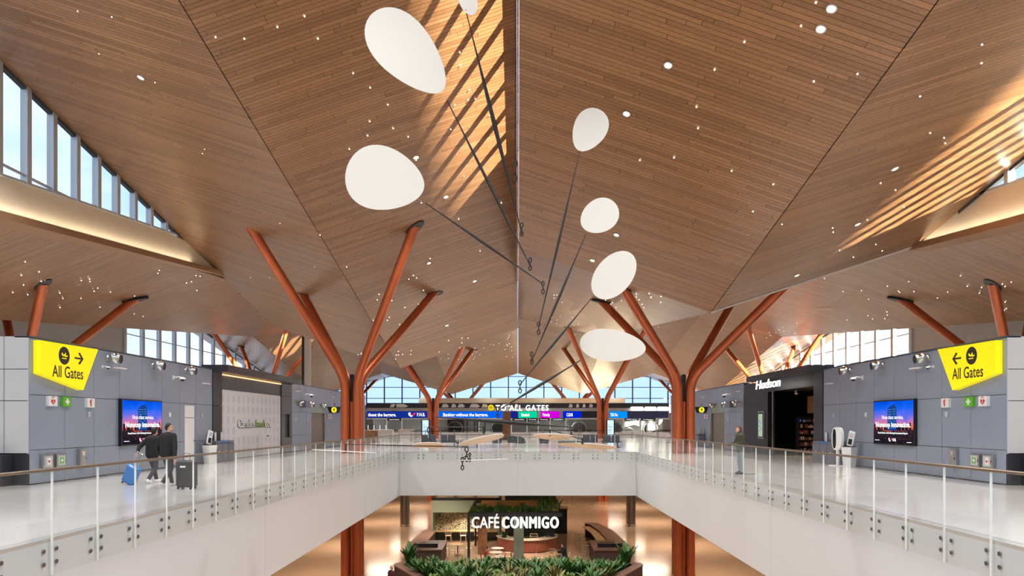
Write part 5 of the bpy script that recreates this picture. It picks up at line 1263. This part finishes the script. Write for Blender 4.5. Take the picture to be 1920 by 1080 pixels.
def person(label, loc, rz, J, look, group=None):
    """J: joints in local metres, facing +y. look: materials and options"""
    t = thing('person', label, 'person', loc, rz, group)
    V = {k: Vector(v) for k, v in J.items() if k != 'curl'}
    H = V['head']; hd = V.get('face', Vector((0,1,0))).normalized(); up = Vector((0,0,1)); sd = hd.cross(up).normalized()
    parts = [('b', H, (.072,.085,.112)), ('b', H+hd*.03-up*.05, (.055,.06,.062)), ('c', V['neck'], H-up*.07, .052, .05),
             ('c', H+hd*.078+up*.012, H+hd*.093-up*.018, .009, .013), ('c', H+hd*.074-up*.05-sd*.02, H+hd*.074-up*.05+sd*.02, .011, .011), ('b', H+hd*.05-up*.082, (.036,.036,.028)), ('c', H+hd*.04-up*.07-sd*.04, H+hd*.04-up*.07+sd*.04, .03, .03)]
    for s in (-1,1): parts += [('b', H+sd*s*.074-up*.01, (.014,.02,.03)), ('c', H+hd*.076+sd*s*.028+up*.03, H+hd*.07+sd*s*.045+up*.028, .01, .008)]
    parts += [('c', V['chest']-sd*0+Vector((-.09,0,.06)), V['chest']+Vector((.09,0,.06)), .1, .1), ('c', V['chest'], V['hip'], .13, .12), ('c', V['chest']+up*.1, V['neck'], .08, .055)]
    for s, k in ((-1,'L'),(1,'R')):
        sh, el, wr = V['sh'+k], V['el'+k], V['wr'+k]
        parts += [('c', V['chest']+up*.1, sh, .07, .055), ('c', sh, el, .048, .038), ('c', el, wr, .036, .024)]
        d = (wr-el).normalized(); hdn = V.get('hd'+k, d).normalized(); pc = wr+hdn*.05
        lat = hdn.cross(Vector((.3,.2,1))).normalized(); nrm = lat.cross(hdn)
        parts += [('c', wr, wr+hdn*.03, .024, .028), ('c', wr+hdn*.03-lat*.018, wr+hdn*.085-lat*.026, .018, .014), ('c', wr+hdn*.03+lat*.018, wr+hdn*.085+lat*.026, .018, .014)]
        cu = J.get('curl', .6)
        for i, (o_, ln) in enumerate(((-.032,.062),(-.011,.072),(.011,.068),(.032,.052))):
            b = wr+hdn*.09+lat*o_; m1 = b+(hdn*math.cos(cu*.5)-nrm*math.sin(cu*.5))*ln*.5; e = m1+(hdn*math.cos(cu*1.5)-nrm*math.sin(cu*1.5))*ln*.5
            parts += [('c', b, m1, .0095, .0088), ('c', m1, e, .0088, .0078)]
        b = wr+hdn*.03-lat*.03; m1 = b+(hdn*.6-lat*.8)*.035; parts += [('c', b, m1, .012, .0105), ('c', m1, m1+(hdn*.9-lat*.3)*.03, .0105, .009)]
        hp, kn, an, to = V['hp'+k], V['kn'+k], V['an'+k], V['to'+k]
        parts += [('c', V['hip'], hp, .12, .09), ('c', hp, kn, .085, .055), ('c', kn, an, .052, .036), ('c', an-up*.03, to, .036, .028)]
    body = fuse(parts, 'body', 'skin', t, .0095, 2)
    # clothing
    g = look.get('grow', .018); top = [('c', V['chest']+Vector((-.1,0,.05)), V['chest']+Vector((.1,0,.05)), .11+g, .11+g), ('c', V['chest']+Vector((-.055,0,0)), V['hip']+Vector((-.055,0,0))+up*look.get('hem',-.02), .124+g, .122+g), ('c', V['chest']+Vector((.055,0,0)), V['hip']+Vector((.055,0,0))+up*look.get('hem',-.02), .124+g, .122+g), ('c', V['chest']+up*.08, V['neck']+up*look.get('collar',-.02), .095, .06+g*.5)]
    for k in 'LR':
        sh, el, wr = V['sh'+k], V['el'+k], V['wr'+k]
        top += [('c', V['chest']+up*.08, sh, .085, .068)]
        if look.get('short'): top += [('c', sh, sh+(el-sh)*.6, .066, .062)]
        else: top += [('c', sh, el, .062+g*.4, .052+g*.4), ('c', el, wr-(wr-el).normalized()*.012, .05+g*.4, .036+g*.3)]
    fuse(top, look.get('topname','jacket'), look['top'], t, .014, 4)
    tr = [('c', V['hip']+up*.03, V['hip']-up*.02, .125, .13)]
    for k in 'LR': tr += [('c', V['hip'], V['hp'+k], .13, .102), ('c', V['hp'+k], V['kn'+k], .098, .07), ('c', V['kn'+k], V['an'+k]+(V['kn'+k]-V['an'+k]).normalized()*.02, .066, .054)]
    fuse(tr, 'trousers', look['legs'], t, .014, 4)
    for k in 'LR':
        an, to = V['an'+k], V['to'+k]; d = (to-an); d.z = 0; d.normalize()
        fuse([('c', an-up*.035-d*.03, to+d*.015, .045, .036), ('c', an, an-up*.04, .045, .05)], 'shoe', look.get('shoe','black'), t, .011, 2)
    hr = [('b', H+up*.022-hd*.016, (.082,.092,.108)), ('b', H-hd*.045-up*.005, (.075,.06,.09))]
    if look.get('long'): hr += [('c', H-hd*.04, H-hd*.075-up*.26, .078, .06), ('c', H-hd*.02+sd*.05, H-hd*.03+sd*.07-up*.18, .035, .03), ('c', H-hd*.02-sd*.05, H-hd*.03-sd*.07-up*.18, .035, .03)]
    h = fuse(hr, 'hair', look.get('hair','hair'), t, .011, 2)
    # keep the face free: pull hair vertices in front of the face back behind the brow
    for v in h.data.vertices:
        p = v.co-H; f = p.dot(hd); z = p.dot(up)
        if f > .02 and z < .055: v.co -= hd*(f-.02)
    for s in (-1,1):
        MB().ball(H+hd*.074+sd*s*.031+up*.012, (.009,.009,.007), 10).build('eye','white' if False else 'black',t,True)
    return t
def stand(arm='down', stride=0.0, h=1.78, lean=0.0):
    k = h/1.78
    J = dict(hip=(0,0,.95), chest=(0,lean*.5,1.33), neck=(0,lean*.8,1.5), head=(0,lean+.02,1.665), shL=(-.19,lean*.6,1.43), shR=(.19,lean*.6,1.43), elL=(-.25,-.03,1.14), elR=(.25,-.03,1.14), wrL=(-.25,.06,.9), wrR=(.25,.06,.9),
             hpL=(-.09,0,.9), hpR=(.09,0,.9), knL=(-.1,.02+stride*.55,.5), knR=(.1,.04-stride*.1,.49), anL=(-.1,stride,.09), anR=(.1,-stride*1.05,.13), toL=(-.1,stride+.17,.04), toR=(.1,-stride*1.05+.14,.045))
    J = {a: tuple(c*k for c in b) for a, b in J.items()}; J['curl'] = .8; return J
# two travellers on the left walkway, walking away with suitcases
mx = lambda x, d: ((x-971)*d/1350, d, 0)
J = stand(stride=.3, h=1.76, lean=.05); J.update(wrR=(.42,-.22,.80), elR=(.33,-.1,1.08), hdR=(.3,-.2,-1), face=(.8,.5,0), wrL=(-.33,.08,.88), elL=(-.29,-.05,1.12))
person('person in a black jacket and dark jeans walking away, pulling a black suitcase', mx(314,19.9), -.25, J, dict(top='cloth_black', legs='cloth_dark', hair='hair', grow=.035, shoe='panel_light'))
J = stand(stride=.34, h=1.62, lean=.08); J.update(wrL=(-.27,-.3,.9), elL=(-.31,-.16,1.06), hdL=(-.3,-.3,-1), face=(.1,1,0))
person('person in a black hooded top, half hidden behind a taller walker, pulling a blue suitcase', mx(286,21.3), -.15, J, dict(top='cloth_black', legs='cloth_dark', hair='hair', grow=.03, shoe='white'))
def suitcase(loc, rz, tilt, w_, h, dp, m, label, handle_h, rx=0):
    t = thing('suitcase', label, 'suitcase', loc, rz, None); t.rotation_euler = (rx, tilt, rz)
    MB().rbox(-w_/2,w_/2,-dp/2,dp/2,.05,.05+h,.045).build('shell',m,t,True)
    for sx in (-1,1):
        for sy in (-1,1): MB().cyl((sx*(w_/2-.06)-.012,sy*(dp/2-.05),.032),(sx*(w_/2-.06)+.012,sy*(dp/2-.05),.032),.032,n=14).build('wheel','black',t,True)
    mb = MB(); mb.tube([(-.1,0,.05+h-.02),(-.1,0,handle_h),(.1,0,handle_h),(.1,0,.05+h-.02)],.011,8); mb.build('telescopic_handle','steel',t)
    mb = MB()
    for i in range(4): x = -w_/2+w_*(i+1)/5; mb.box(x-.008,x+.008,-dp/2-.006,-dp/2,.1,h)
    mb.build('ribs',m,t); 
    return t
sc = suitcase(((350-971)*19.3/1350,19.3,0), -.2, 0, .5, .72, .3, 'case_black', 'large black suitcase with pale label pulled behind the walking person', .95, 0)
MB().box(-.08,.08,-.165,-.158,.58,.63).build('label_tag','white',sc)
suitcase(((239-971)*20.6/1350,20.6,0), -.2, .42, .38, .55, .24, 'case_blue', 'small bright blue suitcase tilted behind the walkers', 1.0)
# woman leaning at the right railing
J = stand(h=1.66, lean=.06); J.update(wrL=(-.12,.36,1.03), elL=(-.2,.1,1.06), shL=(-.17,.05,1.33), wrR=(.12,.38,1.03), elR=(.2,.12,1.06), shR=(.17,.05,1.33), hdL=(.1,1,.1), hdR=(-.1,1,.1), face=(0,1,-.05))
person('woman with long brown hair in an olive jacket leaning on the right railing', (7.68,24.8,0), PI/2, J, dict(top='olive', legs='grey_jeans', hair='hair_brown', long=True, grow=.03, collar=.02, shoe='black'))
# seated café guests
def sit(h=1.0, reach=.42):
    return dict(hip=(0,0,.56), chest=(0,.05,.93), neck=(0,.1,1.09), head=(0,.15,1.245), shL=(-.18,.06,1.03), shR=(.18,.06,1.03), elL=(-.24,.2,.82), elR=(.24,.2,.82), wrL=(-.12,reach,.80), wrR=(.12,reach,.80), hpL=(-.09,.02,.54), hpR=(.09,.02,.54),
                knL=(-.1,.42,.52), knR=(.1,.42,.52), anL=(-.11,.36,.09), anR=(.11,.44,.09), toL=(-.11,.52,.04), toR=(.11,.6,.04), face=(0,1,-.35), curl=.5)
person('woman in a rust red top seated at the nearest pale café table, looking down', (T['D'].x-.74,T['D'].y,ZL), -PI/2, sit(reach=.45), dict(top='rust', legs='cloth_dark', hair='hair_brown', topname='shirt', short=True, long=False))
person('man in a black sweater and jeans seated at a round wood café table', (T['F'].x+.74,T['F'].y,ZL), PI/2, sit(reach=.45), dict(top='cloth_black', legs='denim', hair='hair', grow=.03))
J = stand(stride=.25, h=1.7); J['face'] = (0,1,0)
person('light-haired person in a maroon coat at the bottom edge left of the planter', (-6.35,36.2,ZL), -.9, J, dict(top='maroon', legs='cloth_dark', hair='hair_blond', grow=.04, hem=-.12))
